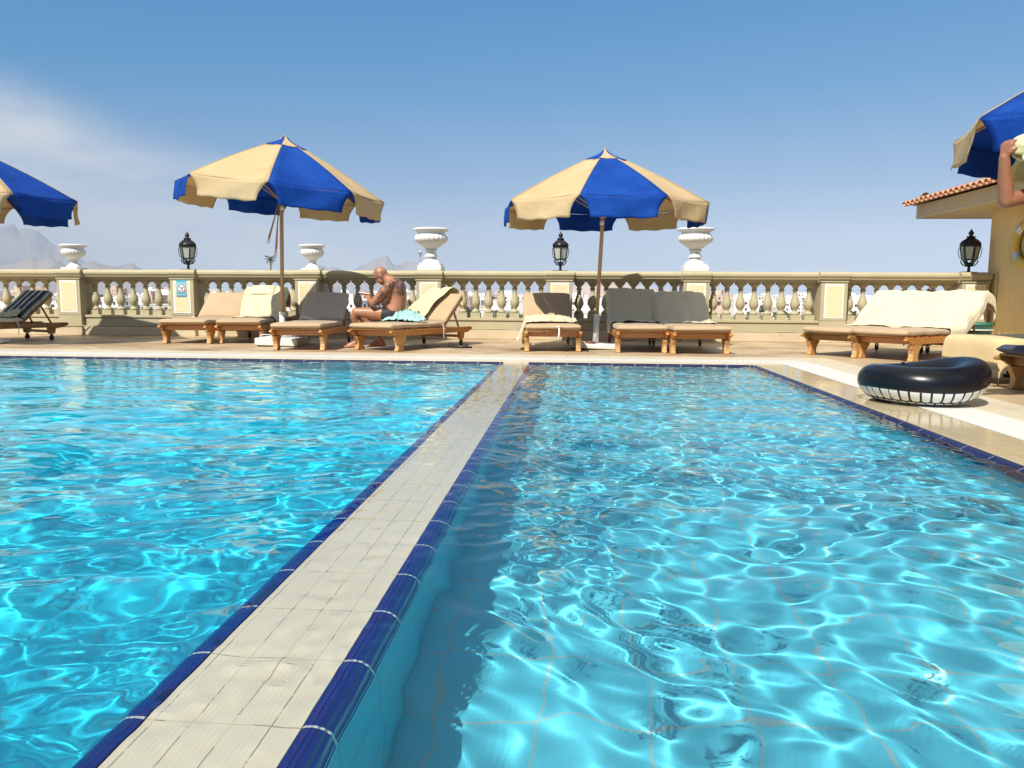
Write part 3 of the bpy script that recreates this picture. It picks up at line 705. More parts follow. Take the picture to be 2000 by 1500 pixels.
# ------------------------------------------------------------------ loungers
def rbox_fn(L, Wd, Tk, e=.18, puff=.012, seed=0, nu=30, nv=14):
    """closed cushion: length along y from 0 to L, width Wd, thickness Tk, soft edges and puckered sides"""
    mb = MB(); rg = random.Random(seed); ph = rg.uniform(0, 9)
    vs = []; fs = []
    na = 16
    for i in range(nu+1):
        t = i/nu; y = L*t
        end = min(1, min(t, 1-t)*L/(Tk*.6)); es = math.sqrt(max(0, 1-(1-end)**2))
        for k in range(na*2):
            a = 2*math.pi*k/(na*2); c, s_ = math.cos(a), math.sin(a)
            x = (Wd/2)*math.copysign(abs(c)**.16, c); z = Tk/2*math.copysign(abs(s_)**.42, s_)*(.30+.70*es)
            x -= math.copysign(Tk*.25*(1-es), c)
            pf = puff*(1-(2*x/Wd)**4)
            z += pf*(1 if s_ > 0 else 0)*es + .0035*math.sin(y*17+ph+x*9)*es
            side = abs(c) > .72
            if side: x += math.copysign(.006*math.sin(y*55+ph), c)
            vs.append((x, y, z+Tk/2))
    m = na*2
    for i in range(nu):
        for k in range(m): fs.append((i*m+k, i*m+(k+1) % m, (i+1)*m+(k+1) % m, (i+1)*m+k))
    fs.append(tuple(range(m))); fs.append(tuple(nu*m+k for k in range(m)))
    mb.add(vs, fs, 0, True); return mb
SEAT = .275; HING = 1.15; CT = .065
def backX(ang): return T((0, HING, SEAT+.005), (R(ang), 0, 0))
def lounger(loc, rz, label, w=.66, ang=45, cush='cushion', cush2=None, wood='wood', back_off=0, plain=True, seed=0, tie=True, bl=.62, cushions=True):
    t = empty('sun_lounger', loc, rz); tag(t, label, 'sun lounger', 'wooden sun loungers round the pool')
    hw = w/2; rg = random.Random(seed)
    # side rails with scrolled ends
    prof = [(-.10, .262), (-.112, .250), (-.105, .236), (-.075, .232), (-.045, .228), (-.02, .215), (.0, .198), (.03, .188), (.12, .185), (.22, .192), (.32, .197),
            (1.50, .197), (1.58, .190), (1.66, .188), (1.72, .195), (1.76, .215), (1.79, .222), (1.815, .232), (1.815, .258), (1.795, .272), (-.06, .272)]
    for sx in (-1, 1):
        mb = MB(); x = sx*hw; mb.prism(prof, x-.019, x+.019); mb.build('side_rail', M[wood], t, bevel=.005)
        # carved front leg
        lp = [(.005, .186), (.015, .15), (.035, .115), (.045, .08), (.04, .04), (.02, .012), (.022, 0), (.165, 0), (.170, .015), (.150, .045), (.155, .09), (.185, .135), (.21, .165), (.215, .190)]
        xo = x-sx*.012
        mb = MB(); mb.prism(lp, xo-.030, xo+.030); mb.build('leg', M['wood_worn'], t, bevel=.008)
        lp = [(1.50, .196), (1.51, .12), (1.52, .10), (1.60, .10), (1.61, .12), (1.625, .188)]
        mb = MB(); mb.prism(lp, xo-.025, xo+.025); lg = mb.build('leg', M[wood], t, bevel=.006)
        wy = 1.56
        mb = MB(); mb.tube([(xo, wy, .105), (xo, wy, .085)], .012, 8); mb.b2((xo-.020, wy-.015, .035), (xo-.014, wy+.015, .088)); mb.b2((xo+.014, wy-.015, .035), (xo+.020, wy+.015, .088)); mb.b2((xo-.02, wy-.015, .0875), (xo+.02, wy+.015, .092))
        cs = mb.build('castor', M['rubber'], lg)
        mb = MB(); mb.lathe([(0, -.012), (.030, -.012), (.038, -.006), (.038, .006), (.030, .012), (0, .012)], 18, T((xo, wy, .038), (0, R(90), 0))); mb.build('wheel', M['rubber'], cs)
    mb = MB(); mb.b2((-hw+.018, .035, .195), (hw-.018, .065, .262)); mb.build('crossbar', M[wood], t, bevel=.004)
    mb = MB(); mb.b2((-hw+.018, 1.66, .20), (hw-.018, 1.69, .262)); mb.build('crossbar', M[wood], t, bevel=.004)
    mb = MB(); mb.b2((-hw+.03, 1.52, .12), (hw-.03, 1.55, .16)); mb.build('crossbar', M[wood], t, bevel=.004)
    mb = MB(); y = -.075
    while y < HING-.06:
        mb.b2((-hw+.001, y, .2725), (hw-.001, y+.075, .288)); y += .098
    mb.build('slats', M[wood], t, bevel=.003)
    # backrest
    bX = backX(ang); bh = hw-.03
    bf = MB()
    for sx in (-1, 1): bf.box((sx*(bh-.02), bl/2+.01, -.0), (.035, bl+.02, .045), bX)
    bb = bf.build('backrest', M[wood], t, bevel=.005)
    n = 20; pts = []
    pv = [(-bh, bl-.045), (bh, bl-.045)]+[(bh-2*bh*i/n, bl+.018+.045*math.sin(math.pi*i/n)) for i in range(n+1)]
    vs = [(x, y_, -.022) for x, y_ in pv]+[(x, y_, .024) for x, y_ in pv]; m = len(pv)
    mb = MB(); mb.add(vs, [tuple(range(m)), tuple(range(2*m-1, m-1, -1))]+[(i, (i+1) % m, (i+1) % m+m, i+m) for i in range(m)], 0, False, bX); mb.build('top_rail', M[wood], bb, bevel=.005)
    mb = MB(); y = .04
    while y < bl-.09: mb.box((0, y+.03, -.012), (2*bh-.074, .06, .014), bX); y += .095
    mb.build('slats', M[wood], bb, bevel=.003)
    ca = math.cos(R(ang)); sa = math.sin(R(ang))
    for sx in (-1, 1):
        a_ = Vector((sx*(bh-.06), HING+.42*ca, SEAT+.42*sa-.02)); b_ = Vector((sx*(bh-.06), HING+.42*ca+.16, .235))
        mb = MB(); mb.tube([a_, b_], .014, 6); mb.build('prop', M[wood], bb)
    if cushions:
        sl_ = HING+.11
        mb = rbox_fn(sl_, w+.01, CT, seed=seed); c1 = mb.build('seat_cushion', M[cush], t, loc=(0, -.105, .2885))
        mb = MB(); mb.tube([(-w/2+.03, -.095, .325), (-w/2+.012, .0, .327), (-w/2+.01, .5, .330), (-w/2+.012, HING, .328)], .006, 5); mb.tube([(w/2-.03, -.095, .325), (w/2-.012, .0, .327), (w/2-.01, .5, .330), (w/2-.012, HING, .328)], .006, 5)
        mb.tube([(-w/2+.03, -.10, .325), (w/2-.03, -.10, .325)], .006, 5)
        mb.build('piping', M['piping'] if cush != 'cushion_navy' else M[cush], c1); bpy.context.view_layer.update(); 
        for ch in c1.children: ch.matrix_parent_inverse = c1.matrix_basis.inverted()
        mb = rbox_fn(bl-.02, w-.01, CT*.9, puff=.02, seed=seed+1); mb.v = [tuple(bX @ Vector((x, y_+.035, z+.026))) for x, y_, z in mb.v]
        mb.build('back_cushion', M[cush2 or cush], t)
    if tie:
        for sx, yy in ((rg.choice((-1, 1)), HING-.1),):
            x = sx*(w/2+.022)
            mb = MB(); mb.tube([(x-sx*.03, yy, .345), (x, yy, .31), (x+sx*.006, yy+.01, .24), (x-sx*.002, yy+.02, .15), (x, yy+.015, .12)], [.006, .006, .005, .005, .007], 5)
            mb.tube([(x, yy, .30), (x+sx*.01, yy+.03, .25), (x+sx*.004, yy+.045, .19)], .0045, 5); mb.build('tie', M['white_tie'], t)
    return t
LG = {}
def P(x, y): return (x, y, 0)
LG['B'] = lounger(P(-4.72, 11.16), R(-3), 'tan lounger in front of the pier with the blue sign', .68, 40, seed=2)
LG['C'] = lounger(P(-3.96, 11.26), R(3), 'tan lounger draped with a cream towel, beside the pole of the tall parasol', .62, 45, seed=3)
LG['D'] = lounger(P(-2.75, 9.95), R(-1), 'lounger with shaded taupe cushion, left of the seated man', .64, 41, 'cushion', 'cushion_grey', seed=4)
LG['E'] = lounger(P(-1.76, 9.97), R(-29), 'lounger the seated man sits on, with teal and yellow towels', .68, 40, seed=5)
LG['F'] = lounger(P(.56, 9.98), R(1), 'single empty lounger behind the end of the pool divider, cream towel crumpled on its seat', .70, 43, seed=6)
LG['G'] = lounger(P(1.69, 9.84), R(-3), 'lounger right of the middle parasol pole, left one of the draped pair', .62, 43, seed=7)
LG['H'] = lounger(P(2.41, 9.68), R(-1), 'wide lounger in front of the white urn, right one of the draped pair', .70, 38, seed=8)
LG['I'] = lounger(P(3.94, 9.47), R(-56), 'angled lounger on the far side under the wide cream sheet', .64, 40, wood='wood_old', seed=9)
LG['J'] = lounger(P(4.36, 8.98), R(-57), 'angled lounger on the near side under the wide cream sheet', .66, 40, seed=10)
LG['K'] = lounger(P(4.22, 6.78), R(-87), 'lounger covered by a tan towel behind the swim ring', .72, 45, seed=11, tie=False)
LG['L'] = lounger(P(4.02, 5.82), R(-88), 'lounger with a dark navy cushion at the right edge', .66, 40, 'cushion_navy', wood='wood_old', seed=12, tie=False)
m, nt, p, out = new_mat('plaid_cloth'); tcn = N(nt, 'TexCoord'); spn = N(nt, 'SeparateXYZ'); nt.links.new(tcn.outputs['Generated'], spn.inputs[0])
def stripes(src, f, stops):
    a = N(nt, 'Math', operation='MULTIPLY'); a.inputs[1].default_value = f; nt.links.new(src, a.inputs[0]); b = N(nt, 'Math', operation='FRACT'); nt.links.new(a.outputs[0], b.inputs[0])
    r_ = ramp(nt, b.outputs[0], stops); return r_.outputs[0]
g1, g2, g3 = (.025, .035, .033), (.14, .18, .17), (.58, .62, .58)
sx_ = stripes(spn.outputs[0], 4.5, [(0, g1), (.35, g1), (.42, g2), (.55, g3), (.68, g3), (.8, g2), (.88, g1)])
sy_ = stripes(spn.outputs[1], 3, [(0, (.65, .65, .65)), (.12, (1, 1, 1)), (.8, (1, 1, 1)), (.9, (.7, .7, .7))])
nt.links.new(mixc(nt, 1.0, sx_, sy_, 'MULTIPLY'), p.inputs[0]); p.inputs['Roughness'].default_value = .9; M['plaid'] = m
LG['A'] = lounger(P(-8.12, 10.62), R(-30), 'old dark lounger with a plaid cushion at the left edge', .70, 42, 'towel_sheet', 'plaid', wood='wood_old', seed=13)

# ------------------------------------------------------------------ cloth
def drape(name, label, host, path, width, hw, mat, seed=0, x0=0, nu=70, nv=44, fold=.012, hang=.9, flare=0, cat='towel', amp=1, shear=0, heap=0):
    """towel following path (list of (y,z) in the lounger frame) and hanging over the side edges at |x|>hw"""
    rg = random.Random(seed); ph = [rg.uniform(0, 6.28) for _ in range(6)]
    P_ = [Vector((0, y, z)) for y, z in path]; seg = [(b-a).length for a, b in zip(P_, P_[1:])]; tot = sum(seg)
    def at_(t):
        d_ = t*tot
        for a, b, l in zip(P_, P_[1:], seg):
            if d_ <= l or b is P_[-1]:
                return a.lerp(b, min(1, d_/l)), (b-a).normalized()
            d_ -= l
    sm_ = []
    for i in range(nu+1):
        acc = Vector(); tn = Vector()
        for k in (-2, -1, 0, 1, 2):
            q, tt = at_(min(1, max(0, i/nu+k*.008))); acc += q; tn += tt
        sm_.append((acc/5, tn.normalized()))
    mb = MB()
    def fn(u_, v_):
        i = round(u_*nu); p_, tn = sm_[i]; nr = Vector((0, tn.z, -tn.y))
        if nr.z < -.2 and False: nr = -nr
        x = (v_-.5)*width*(1+flare*u_+.10*noise.noise(Vector((u_*4, ph[1], v_))))+x0+shear*(u_-.5)+.012*math.sin(u_*8+ph[0]); over = abs(x)-hw
        sag = 0
        if over > 0:
            sg_ = 1 if x > 0 else -1
            bend = min(over, .05); 
            xx = sg_*(hw+bend*.55+max(0, over-.05)*(1-hang)*.5+.010*math.sin(u_*31+ph[1])*min(1, over*9))
            q = p_-nr*(max(0, over-.012))*hang*.0
            q = Vector((xx, p_.y, p_.z-over*hang))
            q.y += .01*math.sin(u_*19+ph[2])*min(1, over*8)
            return q
        w_ = (amp+heap*max(0, u_-.6)*2.5)*(fold*noise.noise(Vector((x*5+ph[3], u_*tot*2.2, ph[4])))+fold*.5*abs(noise.noise(Vector((x*9+u_*5, u_*tot*4, ph[5])))))
        return Vector((x, p_.y, p_.z))+nr*(abs(w_)+.006+.010*(1-(x/hw)**2))
    mb.grid(fn, nu, nv)
    o = mb.build(name, M[mat], solid=.006)
    o.matrix_world = host.matrix_basis.copy() if False else Matrix.Identity(4)
    o.location = host.location; o.rotation_euler = host.rotation_euler
    tag(o, label, cat); return o
def backpath(ang, bl=.62, behind=.25, seat=.35, off=.012, bot=None):
    X_ = backX(ang); pt = lambda y, z: (lambda v: (v.y, v.z))(X_ @ Vector((0, y, z)))
    ct = CT*.9+.045+off
    top = pt(bl+.07, .05)
    p_ = [(top[0]+.06+.02, top[1]-behind), (top[0]+.05, top[1]-.06), (pt(bl+.075, .0)[0]+.005, pt(bl+.085, .02)[1]+.012), pt(bl+.06, ct-.015), pt(bl-.02, ct), pt(bl*.5, ct+.012), pt(.12, ct+.01)]
    zs = .2885+CT+.003
    p_ += [(HING-.075, zs+.012), (HING-.16, zs), (HING-.16-seat, zs)]
    if bot: p_ += [(-.13, zs-.004), (-.135, zs-bot)] if seat > 1 else []
    return p_
drape('towel', 'cream towel hung over the backrest by the tall parasol pole', LG['C'], backpath(45, behind=.30, seat=.30), .84, .325, 'towel_cream', 3, hang=.8, fold=.03)
# folded towel on top of it
mb = rbox_fn(.20, .36, .045, seed=9); mb.v = [tuple(backX(45) @ Vector((x-.03, y+.47, z+.125))) for x, y, z in mb.v]
o = mb.build('folded_towel', M['towel_sheet'], loc=LG['C'].location, rotz=LG['C'].rotation_euler.z); tag(o, 'folded cream towel lying over the head end of the draped tan lounger', 'towel')
drape('towel', 'cream towel over the backrest just right of the middle parasol pole, shaded grey', LG['G'], backpath(43, behind=.3, seat=.22), .90, .33, 'towel_sheet', 5, hang=.85, fold=.04, flare=.06)
drape('towel', 'cream towel over the backrest in front of the right tall urn', LG['H'], backpath(38, behind=.3, seat=.28), .92, .365, 'towel_sheet', 6, hang=.85, fold=.04, x0=-.05)
zs = .2885+CT+.02
drape('towel', 'tan towel covering the seat of the lounger behind the swim ring', LG['K'], [(1.2, zs+.02), (.9, zs+.01), (.3, zs+.005), (-.10, zs+.004), (-.135, zs-.01), (-.145, zs-.05), (-.15, zs-.20)], 1.14, .37, 'towel_tan', 7, hang=.95, fold=.012)
# wide sheet over both angled loungers: own surface in the frame of the near one
sh = LG['I']; zb = SEAT
Xi = T(LG['I'].location, (0, 0, R(-56))) ; Xj = T(LG['J'].location, (0, 0, R(-57)))
bp_ = [(lambda p_: p_)(q) for q in backpath(40, behind=.20, seat=.20, off=.02)]
def ev(t, path=bp_):
    P_ = [Vector((0, y, z)) for y, z in path]; seg = [(b-a).length for a, b in zip(P_, P_[1:])]; d_ = t*sum(seg)
    for a, b, l in zip(P_, P_[1:], seg):
        if d_ <= l or b is P_[-1]: return a.lerp(b, min(1, d_/l))
        d_ -= l
def sheet(u_, v_):
    x = -.36+v_*1.62      # across both loungers, in the frame of the far one
    q = ev(u_); 
    if x < .40: p_ = Xi @ Vector((x, q.y, q.z))
    else:
        k = min(1, (x-.40)/.10); xr = x-.72
        a_ = Xi @ Vector((x, q.y, q.z)); b_ = Xj @ Vector((xr, q.y, q.z)); p_ = a_.lerp(b_, k)
        over = xr-.36
        if over > 0:
            kk = min(over, .04); b_ = Xj @ Vector((.36+kk*.7+.02*math.sin(u_*17), q.y+.03*over+.03*math.sin(u_*23)*min(1, over*6), q.z-over*.85)); p_ = b_
    sagm = math.exp(-((x-.38)/.07)**2)*.02
    p_.z += .008+.030*abs(noise.noise(Vector((x*4.1+u_*2, u_*5.5, 2.2))))+.012*abs(noise.noise(Vector((x*11, u_*7, 5))))-sagm
    return p_
mb = MB(); mb.grid(sheet, 60, 80); o = mb.build('wide_towel', M['towel_sheet'], solid=.006)
tag(o, 'wide pale cream sheet spread across two angled backrests near the building', 'towel')

def crumple(name, label, host, cx, cy, z, sx, sy, h, mat, seed, rot=0, nu=90, edge_drop=None, fold=7, cat='towel', floorfn=None):
    """crumpled towel: ridged, warped heap with ragged outline lying on a surface"""
    mb = MB(); c, s_ = math.cos(rot), math.sin(rot)
    def fn(u_, v_):
        a, b = u_*2-1, v_*2-1
        a, b = a*math.sqrt(1-b*b*.38), b*math.sqrt(1-a*a*.38)
        wob = 1+.18*noise.noise(Vector((a*1.5+seed, b*1.5, 1)))
        px, py = a*sx*wob, b*sy*(1+.2*noise.noise(Vector((b*1.7, a*1.7+seed, 4))))
        rr_ = min(1, math.hypot(a, b)**1.0/1.12); env = (1-rr_**3.0)
        wx = a*1.6+.5*noise.noise(Vector((a*1.5, b*1.5, seed))); wy = b*1.6+.5*noise.noise(Vector((b*1.3, a*1.3, seed+5)))
        rd = 1-abs(noise.noise(Vector((wx*fold*.32, wy*fold*.22, seed*1.7))))*2.2
        rd2 = 1-abs(noise.noise(Vector((wx*fold*.8, wy*fold*.55, seed*2.7))))*2
        hh = h*env*(.22+.75*max(0, rd)**1.3+.30*rd2)
        gx, gy = cx+px*c-py*s_, cy+px*s_+py*c
        base = floorfn(gx, gy) if floorfn else z
        return Vector((gx, gy, base+max(.004, hh)))
    mb.grid(fn, nu, nu)
    o = mb.build(name, M[mat], solid=.004); o.location = host.location; o.rotation_euler = host.rotation_euler
    tag(o, label, cat); return o
def surf(ang, hwid=.34):
    zs_ = .2885+CT+.016; X_ = backX(ang)
    base_pt = X_ @ Vector((0, .04, CT*.9+.05)); sl__ = math.tan(R(ang))
    def f(x, y):
        z_ = zs_
        if y > base_pt.y: z_ = max(z_, base_pt.z+(y-base_pt.y)*sl__)
        elif y > base_pt.y-.12: z_ = max(z_, base_pt.z-(base_pt.y-y)*.4)
        d_ = max(0, abs(x)-hwid); d2 = max(0, -.105-y)
        return z_-min(.25, d_*2.6)-min(.25, d2*2.6)
    return f
crumple('towel', 'cream towel lying crumpled across the single empty lounger and over its left corner', LG['F'], -.06, .52, 0, .44, .34, .085, 'towel_cream', 4, .12, floorfn=surf(43, .345), fold=8)
crumple('towel', 'teal towel bunched beside the seated man', LG['E'], .02, .60, 0, .31, .17, .13, 'towel_teal', 11, .25, floorfn=surf(40), fold=10)
drape('towel', 'yellow towel thrown over the backrest behind the seated man', LG['E'], backpath(40, behind=.20, seat=.16), .40, .345, 'towel_yellow', 21, hang=.8, fold=.075, x0=-.10, shear=-.26, heap=1.2, nu=90, nv=60)
crumple('towel', 'small cream towel on the plaid lounger seat', LG['A'], .12, 1.02, 0, .22, .16, .06, 'towel_cream', 31, .3, floorfn=surf(42), fold=6)
# white tie on the foot of the single lounger
mb = MB(); mb.tube([(.06, -.118, .33), (.07, -.128, .29), (.066, -.128, .22), (.06, -.126, .15)], [.010, .012, .013, .016], 6); mb.tube([(.03, -.12, .325), (.06, -.128, .335), (.10, -.12, .33)], .010, 6)
mb.build('tie', M['white_tie'], LG['F'])

# ------------------------------------------------------------------ swim ring
def swim_ring(loc):
    nu, nv = 360, 96; Rm, r = .288, .128
    mb = MB(); vs = []; fs = []; mi = []
    for i in range(nu):
        th = 2*math.pi*i/nu
        for j in range(nv):
            ph = 2*math.pi*j/nv
            rr_ = r*(1+.004*math.sin(th*40)*math.exp(-(ph-math.pi)**2*6))
            x, y = (Rm+rr_*math.cos(ph))*math.cos(th), (Rm+rr_*math.cos(ph))*math.sin(th); z = rr_*.97*math.sin(ph)
            vs.append((x, y, z))
    nteeth = 38
    for i in range(nu):
        for j in range(nv):
            fs.append((i*nv+j, ((i+1) % nu)*nv+j, ((i+1) % nu)*nv+(j+1) % nv, i*nv+(j+1) % nv))
            th = (i+.5)/nu; ph = ((j+.5)/nv)*360
            if ph > 180: ph -= 360
            a = (th*nteeth) % 1-.5
            white = 0
            if -58 < ph < -20:       # big teeth, rounded lower corners
                lowq = (-20-ph)/38
                wlim = .405 if lowq < .62 else .405*math.sqrt(max(0, 1-((lowq-.62)/.42)**2))
                if abs(a) < wlim: white = 1
            if -86 < ph < -64:
                a2 = (th*nteeth*1.0+.5+(ph+70)*.012) % 1-.5
                if abs(a2) < .40: white = 1
            mi.append(white)
    me = bpy.data.meshes.new('tube'); me.from_pydata(vs, [], fs)
    me.materials.append(M['vinyl_black']); me.materials.append(M['vinyl_white'])
    me.polygons.foreach_set('material_index', mi); me.polygons.foreach_set('use_smooth', [True]*len(mi))
    # bend: the side away to the right rides up, middle sags
    for v in me.vertices:
        x, y, z = v.co; v.co.z = z+.085*(x/.42)**2*(1 if x > 0 else .45)
        if z < 0: v.co.z *= 1
    me.update()
    rg = empty('swim_ring', loc, R(8)); rg.rotation_euler = (R(-2), R(-2.5), R(4)); link('tube', me, rg)
    mb = MB(); mb.lathe([(0, 0), (.012, 0), (.012, .006), (.008, .012), (0, .012)], 12, T((.02, Rm-.02, r*.97-.002))); mb.build('valve', M['vinyl_black'], rg)
    tag(rg, 'black inflatable swim ring with a row of white teeth lying on the pool edge', 'swim ring'); return rg
M['vinyl_black'] = pm('black_vinyl', (.004, .005, .008), (.007, .008, .012), 3, .26, .03, 6, .01, spec=.32)
M['vinyl_white'] = pm('white_vinyl', (.66, .68, .68), (.72, .73, .73), 3, .28)
swim_ring((2.91, 5.36, .131))

# ------------------------------------------------------------------ building at the right
SW = 6.71
bd = empty('pool_building', W(SW, 8), -AL); tag(bd, 'ochre plastered building with a terracotta tiled roof at the right edge', 'building')
v_end = 13.02-8
mb = MB(); mb.b2((0, -12, -2), (7, v_end, 2.39)); mb.build('wall', M['ochre'], bd)
ea = .655; e1 = 14.16-8
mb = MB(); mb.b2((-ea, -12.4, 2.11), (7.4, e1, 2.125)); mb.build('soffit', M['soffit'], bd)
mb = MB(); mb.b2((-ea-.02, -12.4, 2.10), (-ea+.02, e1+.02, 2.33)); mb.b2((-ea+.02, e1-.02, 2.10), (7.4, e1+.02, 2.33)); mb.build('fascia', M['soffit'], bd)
# peeled drip edge on the fascia
mb = MB(); pts = [(-ea-.022, y, 2.112+.006*noise.noise(Vector((y*4, 0, 0)))) for y in np.linspace(-12, e1, 220)]
mb.tube(pts, [.008+.007*abs(noise.noise(Vector((y*6, 3, 1)))) for y in np.linspace(-12, e1, 220)], 5); mb.build('drip_edge', M['towel_cream'], bd)
rf = empty('roof', (0, 0, 0)); rf.parent = bd
sl_ = math.tan(R(17)); pitch_t = .17
x0_, y1_ = -ea-.16, e1+.16
def roofz(x): return 2.345+(x-x0_)*sl_
mb = MB()
nrow = 16; 
y = -12.4
while y < y1_-.02:
    # under tile channel and cover tile for each column, in overlapping courses climbing the slope
    for rw in range(nrow):
        xa = x0_+rw*.36; xb = xa+.40
        # hip: clip where the far slope takes over
        if y > y1_-(xa-x0_)*.9: continue
        za_, zb_ = roofz(xa)+.030+random.uniform(-.003, .003), roofz(xb)+.004
        n = 6; vs = []
        for (xx, zz_) in ((xa, za_), (xb, zb_)):
            for k in range(n+1):
                a = math.pi*k/n; vs.append((xx, y+pitch_t/2-math.cos(a)*.062, zz_+math.sin(a)*.050))
            for k in range(n+1):
                a = math.pi*(n-k)/n; vs.append((xx, y+pitch_t/2-math.cos(a)*.048, zz_+math.sin(a)*.036-.002))
        m_ = 2*(n+1)
        mb.add(vs, [(k, (k+1) % m_, (k+1) % m_+m_, k+m_) for k in range(m_)]+[tuple(reversed(range(m_)))], 0, False)
        vs = []
        for (xx, zz_) in ((xa-.02, roofz(xa)+.012), (xb, roofz(xb)-.012)):
            for k in range(n+1):
                a = math.pi*k/n; vs.append((xx, y-math.cos(a)*.055, zz_-math.sin(a)*.030+.01))
            for k in range(n+1):
                a = math.pi*(n-k)/n; vs.append((xx, y-math.cos(a)*.055, zz_-math.sin(a)*.030-.004))
        mb.add(vs, [(k, (k+1) % m_, (k+1) % m_+m_, k+m_) for k in range(m_)]+[tuple(reversed(range(m_)))], 0, False)
    y += pitch_t
# far hip slope as courses of tiles too
for i in range(44):
    x = x0_+i*pitch_t
    for rw in range(8):
        yb = y1_-rw*.36; ya = yb-.40
        if (y1_-yb)*1.1 > x-x0_-.12: continue
        za_, zb_ = 2.345+(y1_-yb)*sl_+.03, 2.345+(y1_-ya)*sl_+.004
        n = 6; vs = []
        for (yy, zz_) in ((yb, za_), (ya, zb_)):
            for k in range(n+1):
                a = math.pi*k/n; vs.append((x-math.cos(a)*.062, yy, zz_+math.sin(a)*.05))
            for k in range(n+1):
                a = math.pi*(n-k)/n; vs.append((x-math.cos(a)*.048, yy, zz_+math.sin(a)*.036-.002))
        m_ = 2*(n+1); mb.add(vs, [(k, (k+1) % m_, (k+1) % m_+m_, k+m_) for k in range(m_)]+[tuple(reversed(range(m_)))], 0, False)
mb.build('roof_tiles', M['terracotta'], rf)
mb = MB(); mb.add([(x0_+.06, -12.4, 2.335), (7, -12.4, 2.335+(7-x0_)*sl_), (7, y1_-6.6, 2.335+(7-x0_)*sl_), (x0_+.06, y1_-.06, 2.335), (7, y1_-.06, 2.335), (7, -12.4, 2.26)], [(0, 1, 2, 3), (3, 2, 4)])
mb.build('roof_deck', M['terracotta'], rf)
mb = MB(); mb.tube([(x0_+.35+.10*math.sin(t), 2.2+.8*t*.35, 2.50+.10*math.sin(t*1.57)) for t in np.linspace(0, 2, 14)], .007, 5); mb.build('wire', M['white_tie'], rf)
# conduit on the wall
mb = MB(); mb.tube([(-.10, VB-8-.10, 1.13), (-.04, VB-8-.12, 1.135), (-.016, VB-8-.14, 1.12), (-.016, VB-8-.15, 1.05), (-.016, VB-8-.15, .30)], .012, 8)
for z_ in (1.0, .6): mb.b2((-.03, VB-8-.17, z_-.015), (-.001, VB-8-.13, z_+.015))
mb.v = [tuple(v) for v in mb.v]
o = mb.build('conduit', M['soffit'], loc=W(SW, 8), rotz=-AL); tag(o, 'thin pale conduit running down the ochre wall next to the end pier', 'pipe')
# life ring on the wall
lr = empty('life_ring', W(SW-.052, 11.9, 1.52), -AL); tag(lr, 'faded yellow life ring hanging on the ochre wall', 'life ring')
mb = MB(); vs = []; n1_, n2_ = 72, 16; fs = []
for i in range(n1_):
    th = 2*math.pi*i/n1_
    for j in range(n2_):
        ph = 2*math.pi*j/n2_; rr_ = .295+.072*math.cos(ph)
        vs.append((.045*math.sin(ph), rr_*math.cos(th), rr_*math.sin(th)))
for i in range(n1_):
    for j in range(n2_): fs.append((i*n2_+j, ((i+1) % n1_)*n2_+j, ((i+1) % n1_)*n2_+(j+1) % n2_, i*n2_+(j+1) % n2_))
mb.add(vs, fs, 0, True); mb.build('ring', M['yellow_plastic'], lr)
for q in range(4):
    a0 = R(45+90*q+8); mb = MB(); vs = []; fs = []
    for i in range(5):
        th = a0+R(12)*(i-2)/2
        for j in range(17):
            ph = 2*math.pi*j/16; rr_ = .295+.075*math.cos(ph); vs.append((.048*math.sin(ph), rr_*math.cos(th), rr_*math.sin(th)))
    for i in range(4):
        for j in range(16): fs.append((i*17+j, (i+1)*17+j, (i+1)*17+j+1, i*17+j+1))
    mb.add(vs, fs, 0, True); mb.build('band', M['steel'], lr)
mb = MB(); mb.tube([(-.05, .385*math.cos(t), .385*math.sin(t)) for t in np.linspace(0, 6.283, 60)], .006, 6)
mb.tube([(-.05, .03*math.sin(t*9), .30+.10*t/2+.02*math.sin(t*7)) for t in np.linspace(0, 2, 30)], .008, 6); mb.build('rope', M['towel_yellow'], lr)
# green bin by the wall
gb = empty('bin', (6.25, 10.35, 0)); tag(gb, 'green plastic crate standing by the ochre wall behind the cream sheet', 'crate')
mb = MB()
for (r0, h0, h1) in ((.19, .0, .40),):
    mb.lathe([(0, 0), (.16, 0), (.165, .01), (.20, .36), (.215, .365), (.215, .40), (.20, .40), (.16, .03), (0, .025)], 24)
mb.build('tub', M['green_plastic'], gb)
mb = MB(); mb.lathe([(.206, .30), (.216, .30), (.22, .315), (.207, .315)], 24); mb.build('band', M['sign_white'], gb)

# ------------------------------------------------------------------ flip flops, sandal, dish
M['sole'] = pm('black_foam', (.015, .015, .017), (.03, .03, .032), 20, .6); M['strap_grey'] = pm('grey_strap', (.25, .26, .28), None, rough=.5)
def flipflop(loc, rz, label, tilt=0, mat='sole', grp='flip flops beside the lounger castor'):
    f = empty('flip_flop', loc, rz); f.rotation_euler = (0, tilt, rz); tag(f, label, 'flip flop', grp)
    pts = []
    for t in np.linspace(0, 2*math.pi, 28, endpoint=False):
        y = .135*math.sin(t); x = .045*math.cos(t)*(1+.22*math.sin(t))
        pts.append((x, y))
    n = len(pts); mb = MB(); mb.add([(x, y, 0) for x, y in pts]+[(x*1.03, y*1.02, .022) for x, y in pts], [(i, (i+1) % n, (i+1) % n+n, i+n) for i in range(n)]+[tuple(reversed(range(n))), tuple(range(n, 2*n))], 0, False)
    mb.build('sole', M[mat], f, bevel=.004)
    mb = MB()
    mb.grid(lambda u_, v_: (.048*math.cos(math.pi*u_)*(1-.1*v_), .005+.075*v_, .012+.052*math.sin(math.pi*u_)*(1-.25*v_)), 12, 5); mb.build('strap', M[mat], f, solid=.005)
    return f
flipflop((-.86, 10.70, 0), R(-75), 'black flip flop partly behind the lounger castor')
